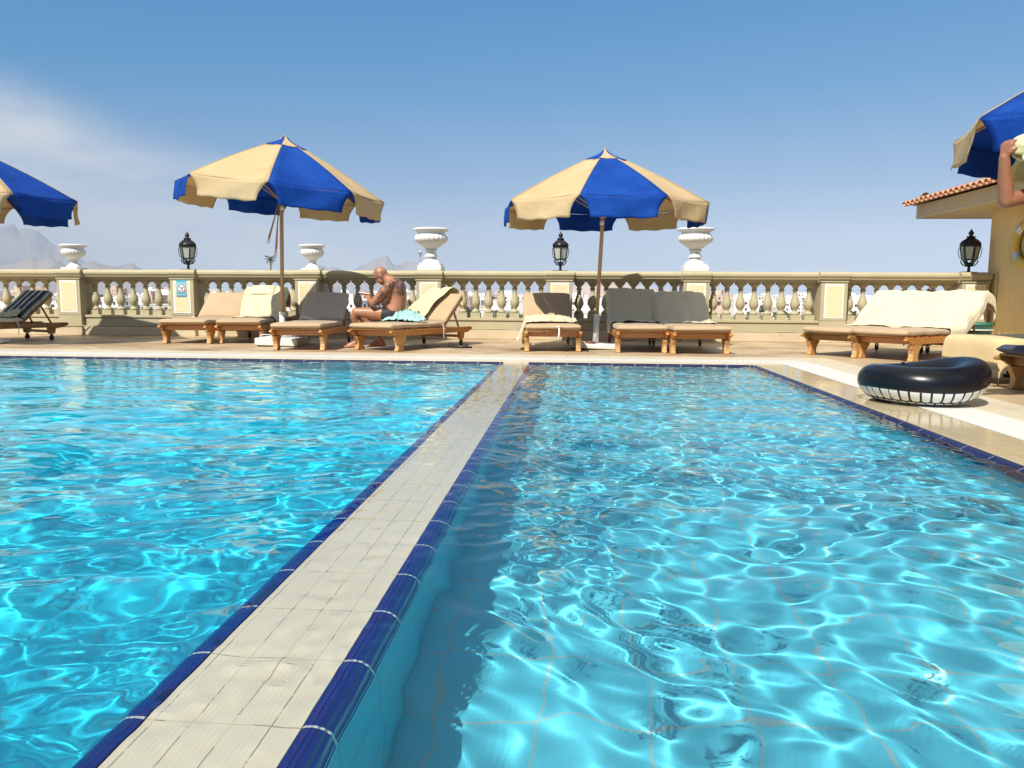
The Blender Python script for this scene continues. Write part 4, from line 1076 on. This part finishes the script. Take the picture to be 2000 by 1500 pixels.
flipflop((-.66, 10.62, 0), R(-80), 'black flip flop with a pale strap mark, farther right of the castor')
sd = flipflop((4.72, 7.18, 0), R(-60), 'dark sandal standing under the tan-towelled lounger', 0, grp='sandals at the right')
mb = MB(); mb.lathe([(0, 0), (.05, 0), (.075, .02), (.078, .03), (.068, .028), (.045, .01), (0, .008)], 24)
o = mb.build('dish', M['ceramic'], loc=(1.10, 10.50, .078)); tag(o, 'small brown dish on the white base of the middle parasol', 'dish')
# ------------------------------------------------------------------ people
def remesh(name, mb, mats, voxel=.006, smooth=5, parent=None, dec=0):
    me = mb.mesh('tmp', mats[0]); o = bpy.data.objects.new('tmp', me); COL.objects.link(o)
    r_ = o.modifiers.new('r', 'REMESH'); r_.mode = 'VOXEL'; r_.voxel_size = voxel
    s_ = o.modifiers.new('s', 'SMOOTH'); s_.factor = .5; s_.iterations = smooth
    dg = bpy.context.evaluated_depsgraph_get(); me2 = bpy.data.meshes.new_from_object(o.evaluated_get(dg))
    bpy.data.objects.remove(o); bpy.data.meshes.remove(me)
    me2.name = name; me2.materials.clear()
    for m in mats: me2.materials.append(m)
    me2.polygons.foreach_set('use_smooth', [True]*len(me2.polygons)); me2.polygons.foreach_set('material_index', [0]*len(me2.polygons)); me2.update()
    return link(name, me2, parent)
def ell(mb, c, r, rot=(0, 0, 0), n=20):
    X = T(c, rot) @ Matrix.Diagonal((r[0], r[1], r[2], 1))
    pr = [(math.sin(math.pi*i/n), -math.cos(math.pi*i/n)) for i in range(n+1)]; pr[0] = (0, -1); pr[-1] = (0, 1)
    mb.lathe(pr, n*2, X)
def cap(mb, a, b, ra, rb):
    a, b = Vector(a), Vector(b); ell(mb, a, (ra,)*3, n=10); ell(mb, b, (rb,)*3, n=10); mb.tube([a, b], [ra, rb], 18)
def limb(mb, pts, rs):
    for i in range(len(pts)-1): cap(mb, pts[i], pts[i+1], rs[i], rs[i+1])
def loft(mb, secs, side):
    """secs: (centre, half depth, half width); ellipses across the path, side = width direction"""
    side = Vector(side).normalized(); P_ = [Vector(s_[0]) for s_ in secs]; rings = []; n = 28; vs = []
    for i, (c, a, b) in enumerate(secs):
        t = (P_[min(i+1, len(P_)-1)]-P_[max(i-1, 0)]).normalized(); nr = side.cross(t).normalized()
        for k in range(n):
            q = 2*math.pi*k/n; vs.append(P_[i]+nr*a*math.cos(q)+side*b*math.copysign(abs(math.sin(q))**.85, math.sin(q)))
    m_ = len(secs)
    mb.add(vs, [(i*n+k, i*n+(k+1) % n, (i+1)*n+(k+1) % n, (i+1)*n+k) for i in range(m_-1) for k in range(n)]+[tuple(range(n-1, -1, -1)), tuple((m_-1)*n+k for k in range(n))], 0, True)
def head(mb, c, fwd, up, k=1.0):
    f = Vector(fwd).normalized(); s_ = Vector(up).cross(f).normalized(); u = f.cross(s_).normalized()
    X = Matrix((( *f, 0), (*s_, 0), (*u, 0), (0, 0, 0, 1))).transposed(); X.translation = Vector(c)
    def e(cc, rr_): 
        Y_ = X @ T(tuple(q*k for q in cc)) @ Matrix.Diagonal((rr_[0]*k, rr_[1]*k, rr_[2]*k, 1)); n = 12
        pr = [(math.sin(math.pi*i/n), -math.cos(math.pi*i/n)) for i in range(n+1)]; pr[0] = (0, -1); pr[-1] = (0, 1); mb.lathe(pr, 24, Y_)
    e((-.012, 0, .025), (.098, .077, .092)); e((.022, 0, -.045), (.062, .060, .072)); e((.045, 0, -.085), (.034, .036, .030))
    e((.078, 0, -.020), (.020, .013, .026)); e((.092, 0, -.032), (.014, .015, .011)); e((.068, 0, .012), (.024, .05, .012))
    e((.070, 0, -.062), (.018, .026, .010)); e((-.004, .078, -.015), (.018, .009, .032)); e((-.004, -.078, -.015), (.018, .009, .032))
    e((-.05, 0, -.05), (.055, .055, .06)); return X
def hand(mb, wrist, dirv, palmn, side, curl=.8, k=1.0, spread=.018):
    """palm from the wrist along dirv; fingers curl towards palmn; thumb on the side vector"""
    d_ = Vector(dirv).normalized(); nn = Vector(palmn); nn = (nn-d_*nn.dot(d_)).normalized(); s_ = d_.cross(nn).normalized()
    if s_.dot(Vector(side)) < 0: s_ = -s_
    w_ = Vector(wrist)
    for j in (-1, -.33, .33, 1):
        cap(mb, w_+s_*.012*j, w_+d_*.078*k+s_*.031*j*k, .018*k, .0145*k)
    for j, L_ in ((1, .068), (.33, .078), (-.33, .072), (-1, .056)):
        p_ = w_+d_*.085*k+s_*.031*j*k; a = 0
        for q, l in enumerate((.45, .32, .25)):
            a += curl*(.75 if q == 0 else 1.0)*(1+.08*j)
            n_ = p_+(d_*math.cos(a)+nn*math.sin(a))*L_*l*k; cap(mb, p_, n_, (.0098-.0008*q)*k, (.0092-.001*q)*k); p_ = n_
    p_ = w_+d_*.03*k+s_*.028*k; q1 = p_+(d_*.6+s_*.6+nn*.4).normalized()*.042*k; q2 = q1+(d_*.8+nn*.75-s_*.1).normalized()*.032*k; q3 = q2+(d_*.5+nn*.8-s_*.5).normalized()*.026*k
    cap(mb, p_, q1, .015*k, .0115*k); cap(mb, q1, q2, .0115*k, .0105*k); cap(mb, q2, q3, .0105*k, .009*k)
def foot(mb, ankle, toe, r=.036):
    a, t = Vector(ankle), Vector(toe); f = (t-a); f.z = 0; L_ = f.length; f.normalize(); s_ = f.cross(Vector((0, 0, 1)))
    g = Vector((a.x, a.y, 0))
    cap(mb, g-f*.045+Vector((0, 0, .034)), a, .034, .036); cap(mb, a+Vector((0, 0, -.01)), g+f*(L_*.62)+Vector((0, 0, .030)), .036, .028)
    cap(mb, g-f*.04+Vector((0, 0, .028)), g+f*(L_*.6)+s_*.018+Vector((0, 0, .024)), .027, .023); cap(mb, g-f*.04+Vector((0, 0, .028)), g+f*(L_*.58)-s_*.020+Vector((0, 0, .022)), .027, .021)
    for j, (o_, rr_, l) in enumerate(((.030, .0125, 1.0), (.012, .010, .99), (-.004, .0095, .96), (-.018, .009, .92), (-.031, .0085, .86))):
        cap(mb, g+f*L_*.66+s_*o_*.8+Vector((0, 0, .018)), g+f*L_*l+s_*o_+Vector((0, 0, .011)), rr_, rr_*.95)
def skin_mat(name, c1, c2, regions):
    m, nt, p, out = new_mat(name); tcn = N(nt, 'TexCoord'); ob = tcn.outputs['Object']
    n = noise_n(nt, ob, 7, 6, .6); c = ramp(nt, n.outputs[0], [(.3, c1), (.7, c2)]).outputs[0]
    for (cen, rad, colr, sc, lo_, hi_) in regions:
        d_ = N(nt, 'VectorMath', operation='SUBTRACT'); nt.links.new(ob, d_.inputs[0]); d_.inputs[1].default_value = cen
        dv = N(nt, 'VectorMath', operation='DIVIDE'); nt.links.new(d_.outputs[0], dv.inputs[0]); dv.inputs[1].default_value = rad
        ln = N(nt, 'VectorMath', operation='LENGTH'); nt.links.new(dv.outputs[0], ln.inputs[0])
        msk = N(nt, 'MapRange'); msk.inputs[1].default_value = 1.0; msk.inputs[2].default_value = .85; nt.links.new(ln.outputs['Value'], msk.inputs[0])
        nn = noise_n(nt, ob, sc, 5, .65); rr_ = ramp(nt, nn.outputs[0], [(lo_, (0, 0, 0)), (hi_, (1, 1, 1))])
        ml = N(nt, 'Math', operation='MULTIPLY'); nt.links.new(msk.outputs[0], ml.inputs[0]); nt.links.new(rr_.outputs[0], ml.inputs[1])
        c = mixc(nt, ml.outputs[0], c, colr)
    nt.links.new(c, p.inputs[0]); p.inputs['Roughness'].default_value = .42; p.inputs['Subsurface Weight'].default_value = .12
    p.inputs['Subsurface Radius'].default_value = (.02, .008, .004); p.inputs['Subsurface Scale'].default_value = .5
    nb = noise_n(nt, ob, 60, 4, .6); b = N(nt, 'Bump'); b.inputs['Strength'].default_value = .25; b.inputs['Distance'].default_value = .004
    nt.links.new(nb.outputs[0], b.inputs['Height']); nt.links.new(b.outputs[0], p.inputs['Normal'])
    return m
ink = (.13, .07, .055)
M['skin_a'] = skin_mat('sunned_skin', (.36, .155, .08), (.44, .20, .105), [
    ((-1.50, 10.55, .84), (.17, .25, .145), ink, 16, .36, .46), ((-1.66, 10.36, .78), (.16, .10, .19), ink, 26, .47, .55), ((-1.86, 10.45, .62), (.09, .14, .09), ink, 26, .5, .58),
    ((-1.80, 10.60, 1.00), (.13, .12, .08), (.16, .085, .055), 120, .42, .6)])
M['skin_b'] = skin_mat('tanned_skin', (.26, .10, .05), (.34, .145, .078), [((3.36, 4.84, 1.37), (.10, .08, .09), ink, 30, .48, .56)])
M['black_cloth'] = pm('black_swim_cloth', (.012, .013, .015), (.02, .02, .022), 8, .7)
M['dark_hair'] = pm('cropped_hair', (.03, .02, .015), (.06, .04, .03), 30, .8, .6, 200, .004)
man = empty('person', (-1.60, 10.62, 0)); tag(man, 'seated tattooed man in black swim briefs bending over a phone on the lounger', 'person')
off = Matrix.Translation((0, 0, 0))
mb = MB(); Yc = 10.61
loft(mb, [((-1.605, Yc, .39), .10, .15), ((-1.60, Yc, .44), .135, .185), ((-1.585, Yc, .50), .132, .185), ((-1.555, Yc, .58), .128, .172), ((-1.545, Yc, .66), .125, .172), ((-1.550, Yc, .74), .125, .188), ((-1.565, Yc, .81), .122, .200), ((-1.60, Yc, .872), .108, .192), ((-1.645, Yc, .915), .080, .12), ((-1.685, Yc, .945), .055, .065)], (0, 1, 0))
ell(mb, (-1.605, Yc, .41), (.12, .17, .05)); ell(mb, (-1.66, Yc, .58), (.085, .14, .085)); ell(mb, (-1.655, Yc, .77), (.06, .16, .08))
ell(mb, (-1.50, Yc-.085, .80), (.06, .09, .11)); ell(mb, (-1.50, Yc+.085, .80), (.06, .09, .11))
cap(mb, (-1.63, Yc, .90), (-1.73, Yc, .965), .068, .062)
headX = head(mb, (-1.775, Yc, .985), (-.80, 0, -.60), (-.6, 0, .80), 1.0)
for sy, el, wr in ((-1, (-1.865, 10.405, .605), (-1.935, 10.535, .690)), (1, (-1.87, 10.83, .62), (-1.95, 10.70, .690))):
    shd = (-1.635, Yc+sy*.195, .855)
    ell(mb, (-1.63, Yc+sy*.185, .858), (.070, .058, .072))
    limb(mb, [shd, Vector(shd).lerp(Vector(el), .45), el, Vector(el).lerp(Vector(wr), .35), wr], [.058, .053, .043, .044, .028])
    hand(mb, wr, Vector((-1.985, Yc-.0, .715))-Vector(wr), (-.2, 0, .9), (0, -sy*.2, 1), .75, .92)
limb(mb, [(-1.64, Yc-.09, .455), (-1.86, 10.51, .475), (-2.10, 10.49, .490), (-2.125, 10.51, .42), (-2.10, 10.545, .30), (-2.095, 10.57, .09)], [.098, .084, .060, .056, .053, .036]); ell(mb, (-2.075, 10.54, .33), (.052, .052, .11))
foot(mb, (-2.095, 10.57, .09), (-2.31, 10.545, 0))
limb(mb, [(-1.64, Yc+.09, .455), (-1.85, 10.76, .47), (-2.07, 10.83, .480), (-2.06, 10.84, .42), (-1.96, 10.855, .29), (-1.84, 10.86, .10)], [.098, .084, .060, .056, .053, .036])
foot(mb, (-1.84, 10.86, .10), (-2.03, 10.88, 0))
b_ = remesh('body', mb, [M['skin_a']], .0065, 6); b_.parent = man; b_.matrix_parent_inverse = Matrix.Translation((1.60, -10.62, 0))
def child(o, p_):
    o.parent = p_; bpy.context.view_layer.update(); o.matrix_parent_inverse = p_.matrix_world.inverted(); return o
mb = MB(); loft(mb, [((-1.607, Yc, .378), .108, .158), ((-1.60, Yc, .42), .142, .190), ((-1.59, Yc, .475), .145, .197), ((-1.585, Yc, .512), .142, .196)], (0, 1, 0))
for sy in (-1, 1): cap(mb, (-1.64, Yc+sy*.09, .452), (-1.70, Yc+sy*.095, .458), .108, .103)
child(remesh('swim_briefs', mb, [M['black_cloth']], .008, 4), man)
mb = MB(); mb.box((0, 0, 0), (.075, .152, .008), T((-2.00, Yc, .735), (R(8), R(25), R(84))));
ph_ = mb.build('phone', M['vinyl_white'], bevel=.003); tag(ph_, 'small white phone held in both hands by the seated man', 'phone')
# standing swimmer at the right edge
sw = empty('person', (3.62, 4.88, 0)); tag(sw, 'standing man at the right edge raising a bent arm to dry off with a towel', 'person')
mb = MB(); cx_, cy_ = 3.62, 4.88; side = Vector((-.35, .94, 0)).normalized()   # faces away to the right
side = Vector((1, .12, 0)).normalized(); fw = Vector((-.12, 1, 0)).normalized()
def Q(f_, s_, z): v = Vector((cx_, cy_, 0))+fw*f_+side*s_; v.z = z; return v
loft(mb, [(Q(0, 0, .84), .10, .13), (Q(0, 0, .90), .125, .172), (Q(0, 0, .98), .120, .168), (Q(.01, 0, 1.08), .108, .150), (Q(.01, 0, 1.20), .118, .168), (Q(.005, 0, 1.32), .125, .190), (Q(0, 0, 1.40), .112, .192), (Q(-.005, 0, 1.45), .080, .13), (Q(0, 0, 1.49), .056, .06)], side)
cap(mb, Q(0, 0, 1.46), Q(.03, 0, 1.56), .062, .058)
hX = head(mb, Q(.05, 0, 1.645), fw+Vector((0, 0, -.35)), (0, 0, 1), 1.0)
shL = Q(0, -.205, 1.405)
ell(mb, shL, (.068, .068, .072)); el_ = Vector((3.045, 4.80, 1.315)); wr_ = Vector((2.995, 4.765, 1.565))
limb(mb, [shL, shL.lerp(el_, .5), el_, el_.lerp(wr_, .35), wr_], [.058, .050, .043, .043, .030])
hand(mb, wr_, (.12, -.03, .9), (.9, .2, .2), (0, -1, .2), 1.05, 1.0)
shR = Q(0, .205, 1.405); ell(mb, shR, (.068, .068, .072)); elr = Q(.03, .42, 1.30); wrr = Q(.08, .30, 1.55)
limb(mb, [shR, shR.lerp(elr, .5), elr, elr.lerp(wrr, .35), wrr], [.058, .052, .045, .044, .030]); hand(mb, wrr, (-.25, .1, .9), (-.9, 0, .1), (0, -1, .2), 1.0, 1.0)
for sg_ in (-1, 1):
    hp, kn, an = Q(0, sg_*.095, .84), Q(.02, sg_*.115, .48), Q(-.02, sg_*.10, .09)
    limb(mb, [hp, hp.lerp(kn, .4), kn, kn.lerp(an, .3), an], [.100, .086, .060, .056, .036]); ell(mb, kn.lerp(an, .28)-fw*.02, (.052, .055, .12))
    foot(mb, an, an+fw*.20+side*sg_*.01)
b2_ = child(remesh('body', mb, [M['skin_b']], .0065, 6), sw)
mb = MB(); loft(mb, [(Q(0, 0, .80), .12, .15), (Q(0, 0, .88), .138, .186), (Q(0, 0, .985), .132, .180), (Q(.005, 0, 1.0), .130, .178)], side)
for sg_ in (-1, 1): cap(mb, Q(0, sg_*.098, .84), Q(.012, sg_*.112, .56), .116, .098)
child(remesh('swim_shorts', mb, [M['cushion_navy']], .009, 4), sw)
mb = MB(); Y_ = hX @ T((-.014, 0, .034)) @ Matrix.Diagonal((.102, .081, .092, 1)); n = 12
pr = [(math.sin(math.pi*(.5+i/n*.5)), -math.cos(math.pi*(.5+i/n*.5))) for i in range(n+1)]; pr[-1] = (0, 1); mb.lathe(pr, 24, Y_ @ T((0, 0, 0), (0, R(-18), 0))); child(mb.build('hair', M['dark_hair'], solid=.004), sw)
ridge = [Vector(p_)+Vector((-.075, 0, -.012)) for p_ in ((3.12, 4.735, 1.60), (3.115, 4.74, 1.665), (3.15, 4.755, 1.712), (3.22, 4.78, 1.722), (3.36, 4.82, 1.74), (3.50, 4.86, 1.775), (3.63, 4.90, 1.80), (3.78, 4.92, 1.75), (3.90, 4.95, 1.68), (3.97, 4.95, 1.55))]
def tw(u_, v_):
    q = u_*(len(ridge)-1); i = min(int(q), len(ridge)-2); t = q-i; t = t*t*(3-2*t)*.5+t*.5; p_ = ridge[i].lerp(ridge[i+1], t)
    v2 = v_*2-1; wd = .03+.26*math.sin(math.pi*min(1, u_*1.02))**.8 if u_ < .5 else .03+.26*math.sin(math.pi*min(1, u_*1.02))**.8
    ry = .085*math.sin(math.pi*u_)**.7+.03
    a = v2*1.45
    p2_ = p_+Vector((.05*abs(v2)*(1 if u_ < .3 else 0)+.02*math.sin(v2*9+u_*7), ry*math.sin(a)*1.15, -wd*(1-math.cos(a))-.10*wd*abs(v2)**3))
    p2_ += Vector((0, 1, .2))*.016*noise.noise(Vector((u_*5, v_*4, 3)))+Vector((0, 0, 1))*.010*noise.noise(Vector((u_*7, v_*3, 9)))
    return p2_
mb = MB(); mb.grid(tw, 70, 50); tt_ = mb.build('towel', M['towel_yellow'], solid=.008); tag(tt_, 'pale yellow towel held up over the head by the man at the right edge', 'towel')

# ------------------------------------------------------------------ ground, hills, mountains
M['sand'] = pm('desert_ground', (.34, .27, .20), (.46, .37, .28), .004, .95, c3=(.25, .21, .17), spotscale=.012, spot=(.5, .7))
M['rock'] = pm('mountain_rock', (.20, .16, .14), (.30, .24, .21), .0006, .95, c3=(.15, .12, .11), spotscale=.002, spot=(.5, .65))
M['pink_hill'] = pm('pink_sand_hill', (.44, .32, .26), (.50, .38, .31), .002, .95)
def gz(d_):
    t = min(1, max(0, (d_-260)/1500)); return -13+9.5*t*t*(3-2*t)
mb = MB(); rads = [0, 30, 80, 200]+[260+i*80 for i in range(20)]+[2200, 3500, 6000, 12000, 25000, 60000]
vs = []; na = 96
for r_ in rads:
    for k in range(na): a = 2*math.pi*k/na; vs.append((r_*math.cos(a), r_*math.sin(a), gz(r_)+(1.2*noise.noise(Vector((r_*math.cos(a)*.004, r_*math.sin(a)*.004, 0))) if 200 < r_ < 4000 else 0)))
mb.add(vs, [(i*na+k, (i+1)*na+k, (i+1)*na+(k+1) % na, i*na+(k+1) % na) for i in range(len(rads)-1) for k in range(na)], 0, True)
struct(mb.build('ground', M['sand']))
def massif(name, dist, prof, mat, depth=.12, rough=.12, seed=0, nu=160):
    """prof: (photo column, height above the horizon in photo rows); real height from the distance"""
    xs = [p_[0] for p_ in prof]; hs = [p_[1] for p_ in prof]; mb = MB(); nv = 22; zg = -3.6
    def fn(u_, v_):
        px_ = xs[0]+(xs[-1]-xs[0])*u_; h = np.interp(px_, xs, hs)/1500*dist
        d_ = dist*(1+depth*(v_-.25)); b_ = (1-abs(v_*2-1) if v_ > .5 else v_*2)
        x, y = (px_-1000)/1500*d_, d_
        nz = noise.fractal(Vector((u_*(xs[-1]-xs[0])*.03, v_*2.5, seed)), .8, 2.1, 6)
        return Vector((x, y, zg+max(0, (h+2)*(b_**.8)*(1+rough*nz*(1.4-b_)))+(h*rough*.5*nz if b_ > .02 else 0)))
    mb.grid(fn, nu, nv); return struct(mb.build(name, M[mat]))
massif('mountains', 18000, [(-300, 60), (-150, 95), (-40, 118), (20, 128), (48, 131), (85, 118), (130, 92), (185, 62), (230, 46), (300, 24), (360, 8), (420, 0)], 'rock', .1, .12, 3)
massif('mountains', 11000, [(-300, 40), (-100, 52), (0, 57), (40, 60), (75, 74), (100, 68), (140, 54), (190, 60), (215, 62), (245, 53), (268, 58), (290, 46), (340, 22), (400, 8), (470, 0)], 'rock', .1, .15, 5)
massif('mountains', 15000, [(560, 0), (600, 50), (628, 62), (648, 54), (690, 50), (715, 58), (735, 68), (757, 74), (785, 62), (812, 66), (840, 54), (880, 34), (950, 12), (1040, 0)], 'rock', .1, .15, 7)
massif('hills', 5200, [(1050, 0), (1110, 20), (1160, 29), (1215, 27), (1260, 19), (1330, 11), (1420, 5), (1520, 0)], 'pink_hill', .18, .06, 9, 60)

# ------------------------------------------------------------------ the town beyond
M['town_white'] = pm('town_white_wall', (.74, .71, .66), (.82, .80, .76), .3, .8)
M['town_cream'] = pm('town_cream_wall', (.56, .48, .36), (.64, .56, .44), .3, .8)
M['town_rose'] = pm('town_rose_wall', (.52, .38, .30), (.60, .46, .38), .3, .8)
M['town_dark'] = pm('town_window', (.05, .06, .07), (.09, .10, .11), 1, .4)
M['leaf'] = pm('tree_leaf', (.025, .045, .015), (.055, .085, .03), .8, .7); M['bark'] = pm('bark', (.12, .09, .06), (.18, .13, .09), 4, .9)
rt = random.Random(5)
def house_mesh(kind):
    mb = MB(); r_ = random.Random(kind); w_ = r_.uniform(11, 22); d_ = r_.uniform(8, 13); fl = r_.choice((1, 2, 2, 3)); h = 3.2*fl
    mb.b2((-w_/2, -d_/2, -2), (w_/2, d_/2, h)); mb.b2((-w_/2-.15, -d_/2-.15, h), (w_/2+.15, d_/2+.15, h+.6))
    mb.b2((-w_/2+1, -d_/2+2, h+.6), (-w_/2+r_.uniform(3.5, 6), d_/2-1, h+3.0))
    if kind % 2: mb.lathe([(0, 0), (1.6, 0), (1.6, .5), (1.3, 1.2), (.7, 1.7), (0, 1.9)], 12, T((w_/2-3, 0, h+.6)))
    if kind % 3 == 0: mb.b2((w_/2, -d_/2+1, -2), (w_/2+r_.uniform(4, 7), d_/2-2, h*.6))
    for f_ in range(fl):
        nw = int(w_/2.6); 
        for i in range(nw):
            if r_.random() < .2: continue
            x = -w_/2+(i+.5)*w_/nw; ww = r_.choice((.5, .6, .9)); z0_ = f_*3.2+.9; arch = r_.random() < .3
            mb.b2((x-ww, -d_/2-.03, z0_-(.7 if arch else 0)), (x+ww, -d_/2+.1, z0_+1.4), None, 1)
            if r_.random() < .35: mb.b2((x-ww-.4, -d_/2-1.2, z0_-.9), (x+ww+.4, -d_/2-.001, z0_-.7)); mb.b2((x-ww-.4, -d_/2-1.2, z0_-.7), (x+ww+.4, -d_/2-1.1, z0_+.1))
        for i in range(2): mb.b2((w_/2-.1, -d_/2+1.5+i*3.5, f_*3.2+.9), (w_/2+.03, -d_/2+2.7+i*3.5, f_*3.2+2.2), None, 1); mb.b2((-w_/2-.03, -d_/2+1.5+i*3.5, f_*3.2+.9), (-w_/2+.1, -d_/2+2.7+i*3.5, f_*3.2+2.2), None, 1)
    return mb
protos = []
for k in range(9):
    mat = ('town_white', 'town_white', 'town_cream', 'town_white', 'town_rose', 'town_white', 'town_white', 'town_cream', 'town_white')[k]
    protos.append((house_mesh(k).mesh('house', [M[mat], M['town_dark']]), mat))
lab = {'town_white': 'small white flat roofed house seen through the balusters in the hazy town', 'town_cream': 'cream coloured flat roofed house seen through the balusters in the hazy town', 'town_rose': 'pinkish flat roofed house seen through the balusters in the hazy town'}
placed = []
tries = 0
while len(placed) < 280 and tries < 6000:
    tries += 1
    px_ = rt.uniform(-60, 1925); d_ = 300*(1300/300)**rt.random()
    x, y = (px_-1000)/1500*d_, d_
    if any((x-a)**2+(y-b)**2 < 19**2 for a, b in placed): continue
    placed.append((x, y)); k = rt.randrange(9); me, mat = protos[k]
    o = link('house', me, loc=(x, y, gz(math.hypot(x, y))), rotz=rt.uniform(-.5, .5)+rt.choice((0, 0, R(90))))
    s_ = rt.uniform(.9, 1.35); o.scale = (s_, s_, s_*rt.uniform(.85, 1.1)); tag(o, lab[mat], 'house', 'houses in the town beyond the balustrade, '+mat.split('_')[1])
def tree_meshes(seed):
    r_ = random.Random(seed); mb = MB()
    for c in range(9):
        cc = Vector((r_.gauss(0, 1.5), r_.gauss(0, 1.5), r_.uniform(2.6, 5.6))); rr_ = r_.uniform(.9, 1.7)
        for q in range(170):
            v = Vector((r_.gauss(0, 1), r_.gauss(0, 1), r_.gauss(0, 1))).normalized()*rr_*r_.uniform(.55, 1.05); v.z *= .75
            n_ = Vector((r_.gauss(0, 1), r_.gauss(0, 1), r_.gauss(0, 1))).normalized(); t_ = n_.orthogonal().normalized()*r_.uniform(.10, .22); b3 = n_.cross(t_); p_ = cc+v
            mb.add([p_-t_-b3*.6, p_+t_-b3*.6, p_+t_+b3*.6, p_-t_+b3*.6], [(0, 1, 2, 3)], 0, False)
    cr_ = mb.mesh('crown', M['leaf']); mb = MB()
    mb.tube([(0, 0, -.5), (.1, .05, 1.5), (.05, -.1, 2.6)], [.28, .2, .14], 7)
    for q in range(4):
        a = q*1.6+seed; mb.tube([(.07, 0, 2.0), (.9*math.cos(a), .9*math.sin(a), 3.4), (1.3*math.cos(a), 1.3*math.sin(a), 4.4)], [.12, .08, .04], 6)
    return cr_, mb.mesh('trunk', M['bark'])
tp = []
for k in range(4):
    c_, t_ = tree_meshes(k+2); tr_ = empty('tree'); tag(tr_, 'dark green bushy tree among the houses of the hazy town', 'tree', 'trees in the town beyond the balustrade')
    link('crown', c_, tr_); link('trunk', t_, tr_); tp.append(tr_)
spots = []
for i in range(150):
    px_ = rt.choice((rt.uniform(-40, 1925), rt.uniform(860, 1110), rt.uniform(1400, 1900), rt.uniform(150, 330))); d_ = 300*(1500/300)**rt.random(); spots.append(((px_-1000)/1500*d_, d_, rt.uniform(.7, 1.35)))
# the nearer green clump right of the sixth pier
for px_, d_, s_ in ((1672, 120, 1.25), (1700, 118, 1.2), (1735, 135, 1.1), (1650, 150, 1.0), (1800, 125, 1.3), (1850, 118, 1.45), (1880, 130, 1.2), (1018, 260, 1.3), (1040, 265, 1.2), (1450, 240, 1.2), (1480, 250, 1.0)): spots.append(((px_-1000)/1500*d_, d_, s_))
for i, (x, y, s_) in enumerate(spots):
    o = tp[i % 4] if i < 4 else copy_tree(tp[i % 4]); d_ = math.hypot(x, y)
    zb_ = gz(d_)
    if d_ < 200: s_ *= 1.45
    o.location = (x, y, zb_); o.rotation_euler = (0, 0, rt.uniform(0, 6.28)); o.scale = (s_, s_, s_*rt.uniform(.9, 1.1))
# telecom mast shaped like a palm
pm_ = empty('palm_mast', (-94.5, 303, -12)); tag(pm_, 'lone tall palm-shaped telecom mast rising above the balustrade left of the tall parasol pole', 'telecom mast')
mb = MB(); mb.tube([(0, 0, -1), (0, 0, 14), (.1, 0, 26.5)], [.42, .36, .30], 10); mb.b2((-.6, -.3, 17.5), (-.25, .3, 20)); mb.b2((.25, -.3, 18.5), (.6, .3, 21)); mb.build('trunk', M['bark'], pm_)
mb = MB()
for q in range(34):
    a = q*2.4; el2 = R(-25+95*((q*7) % 34)/34); L_ = rt.uniform(2.4, 3.2)
    pts = [Vector((L_*t*math.cos(el2-t*.9)*math.cos(a), L_*t*math.cos(el2-t*.9)*math.sin(a), 26.5+L_*t*math.sin(el2-t*.5))) for t in (0, .35, .7, 1)]
    mb.tube(pts, [.05, .10, .10, .02], 4)
mb.build('crown', M['leaf'], pm_)
for (px_, yt, d_, lb) in ((822, 492, 150, 'thin grey mast rising beside the tall urn behind the seated man'), (1018, 560, 330, 'slim dark mast among the trees of the town left of the fifth pier')):
    zt = .72+(578-yt)/1500*d_; x = (px_-1000)/1500*d_; lp_ = empty('mast', (x, d_, gz(d_))); tag(lp_, lb, 'mast')
    H_ = zt-gz(d_); mb = MB(); mb.tube([(0, 0, -.5), (0, 0, H_)], [.13*d_/150, .08*d_/150], 8); mb.build('pole', M['steel'], lp_)
    mb = MB(); mb.lathe([(0, H_-1.0), (.26, H_-.9), (.26, H_-.3), (.12, H_), (0, H_+.1)], 10); mb.build('head', M['steel'], lp_)

# ------------------------------------------------------------------ haze
m = bpy.data.materials.new('haze'); m.use_nodes = True; nt = m.node_tree; nt.nodes.clear(); out = N(nt, 'OutputMaterial'); pv = N(nt, 'VolumePrincipled')
pv.inputs['Color'].default_value = (.68, .80, .98, 1); pv.inputs['Density'].default_value = 5.8e-5; pv.inputs['Anisotropy'].default_value = -.35; nt.links.new(pv.outputs[0], out.inputs['Volume'])
mb = MB(); mb.b2((-24000, -2000, -16), (24000, 22000, 1750)); hz_ = mb.build('haze', m); hz_['kind'] = 'stuff'


# ------------------------------------------------------------------ render settings
S.render.engine = 'CYCLES'
cy = S.cycles
cy.max_bounces = 10; cy.diffuse_bounces = 3; cy.glossy_bounces = 4; cy.transmission_bounces = 8; cy.transparent_max_bounces = 8; cy.volume_bounces = 0
cy.caustics_reflective = False; cy.caustics_refractive = True; cy.blur_glossy = .3
cy.sample_clamp_indirect = 6; cy.sample_clamp_direct = 0
cy.use_denoising = True
try: cy.denoiser = 'OPENIMAGEDENOISE'
except Exception: pass
S.view_settings.view_transform = 'Standard'; S.view_settings.look = 'None'; S.view_settings.exposure = .45; S.view_settings.gamma = 1
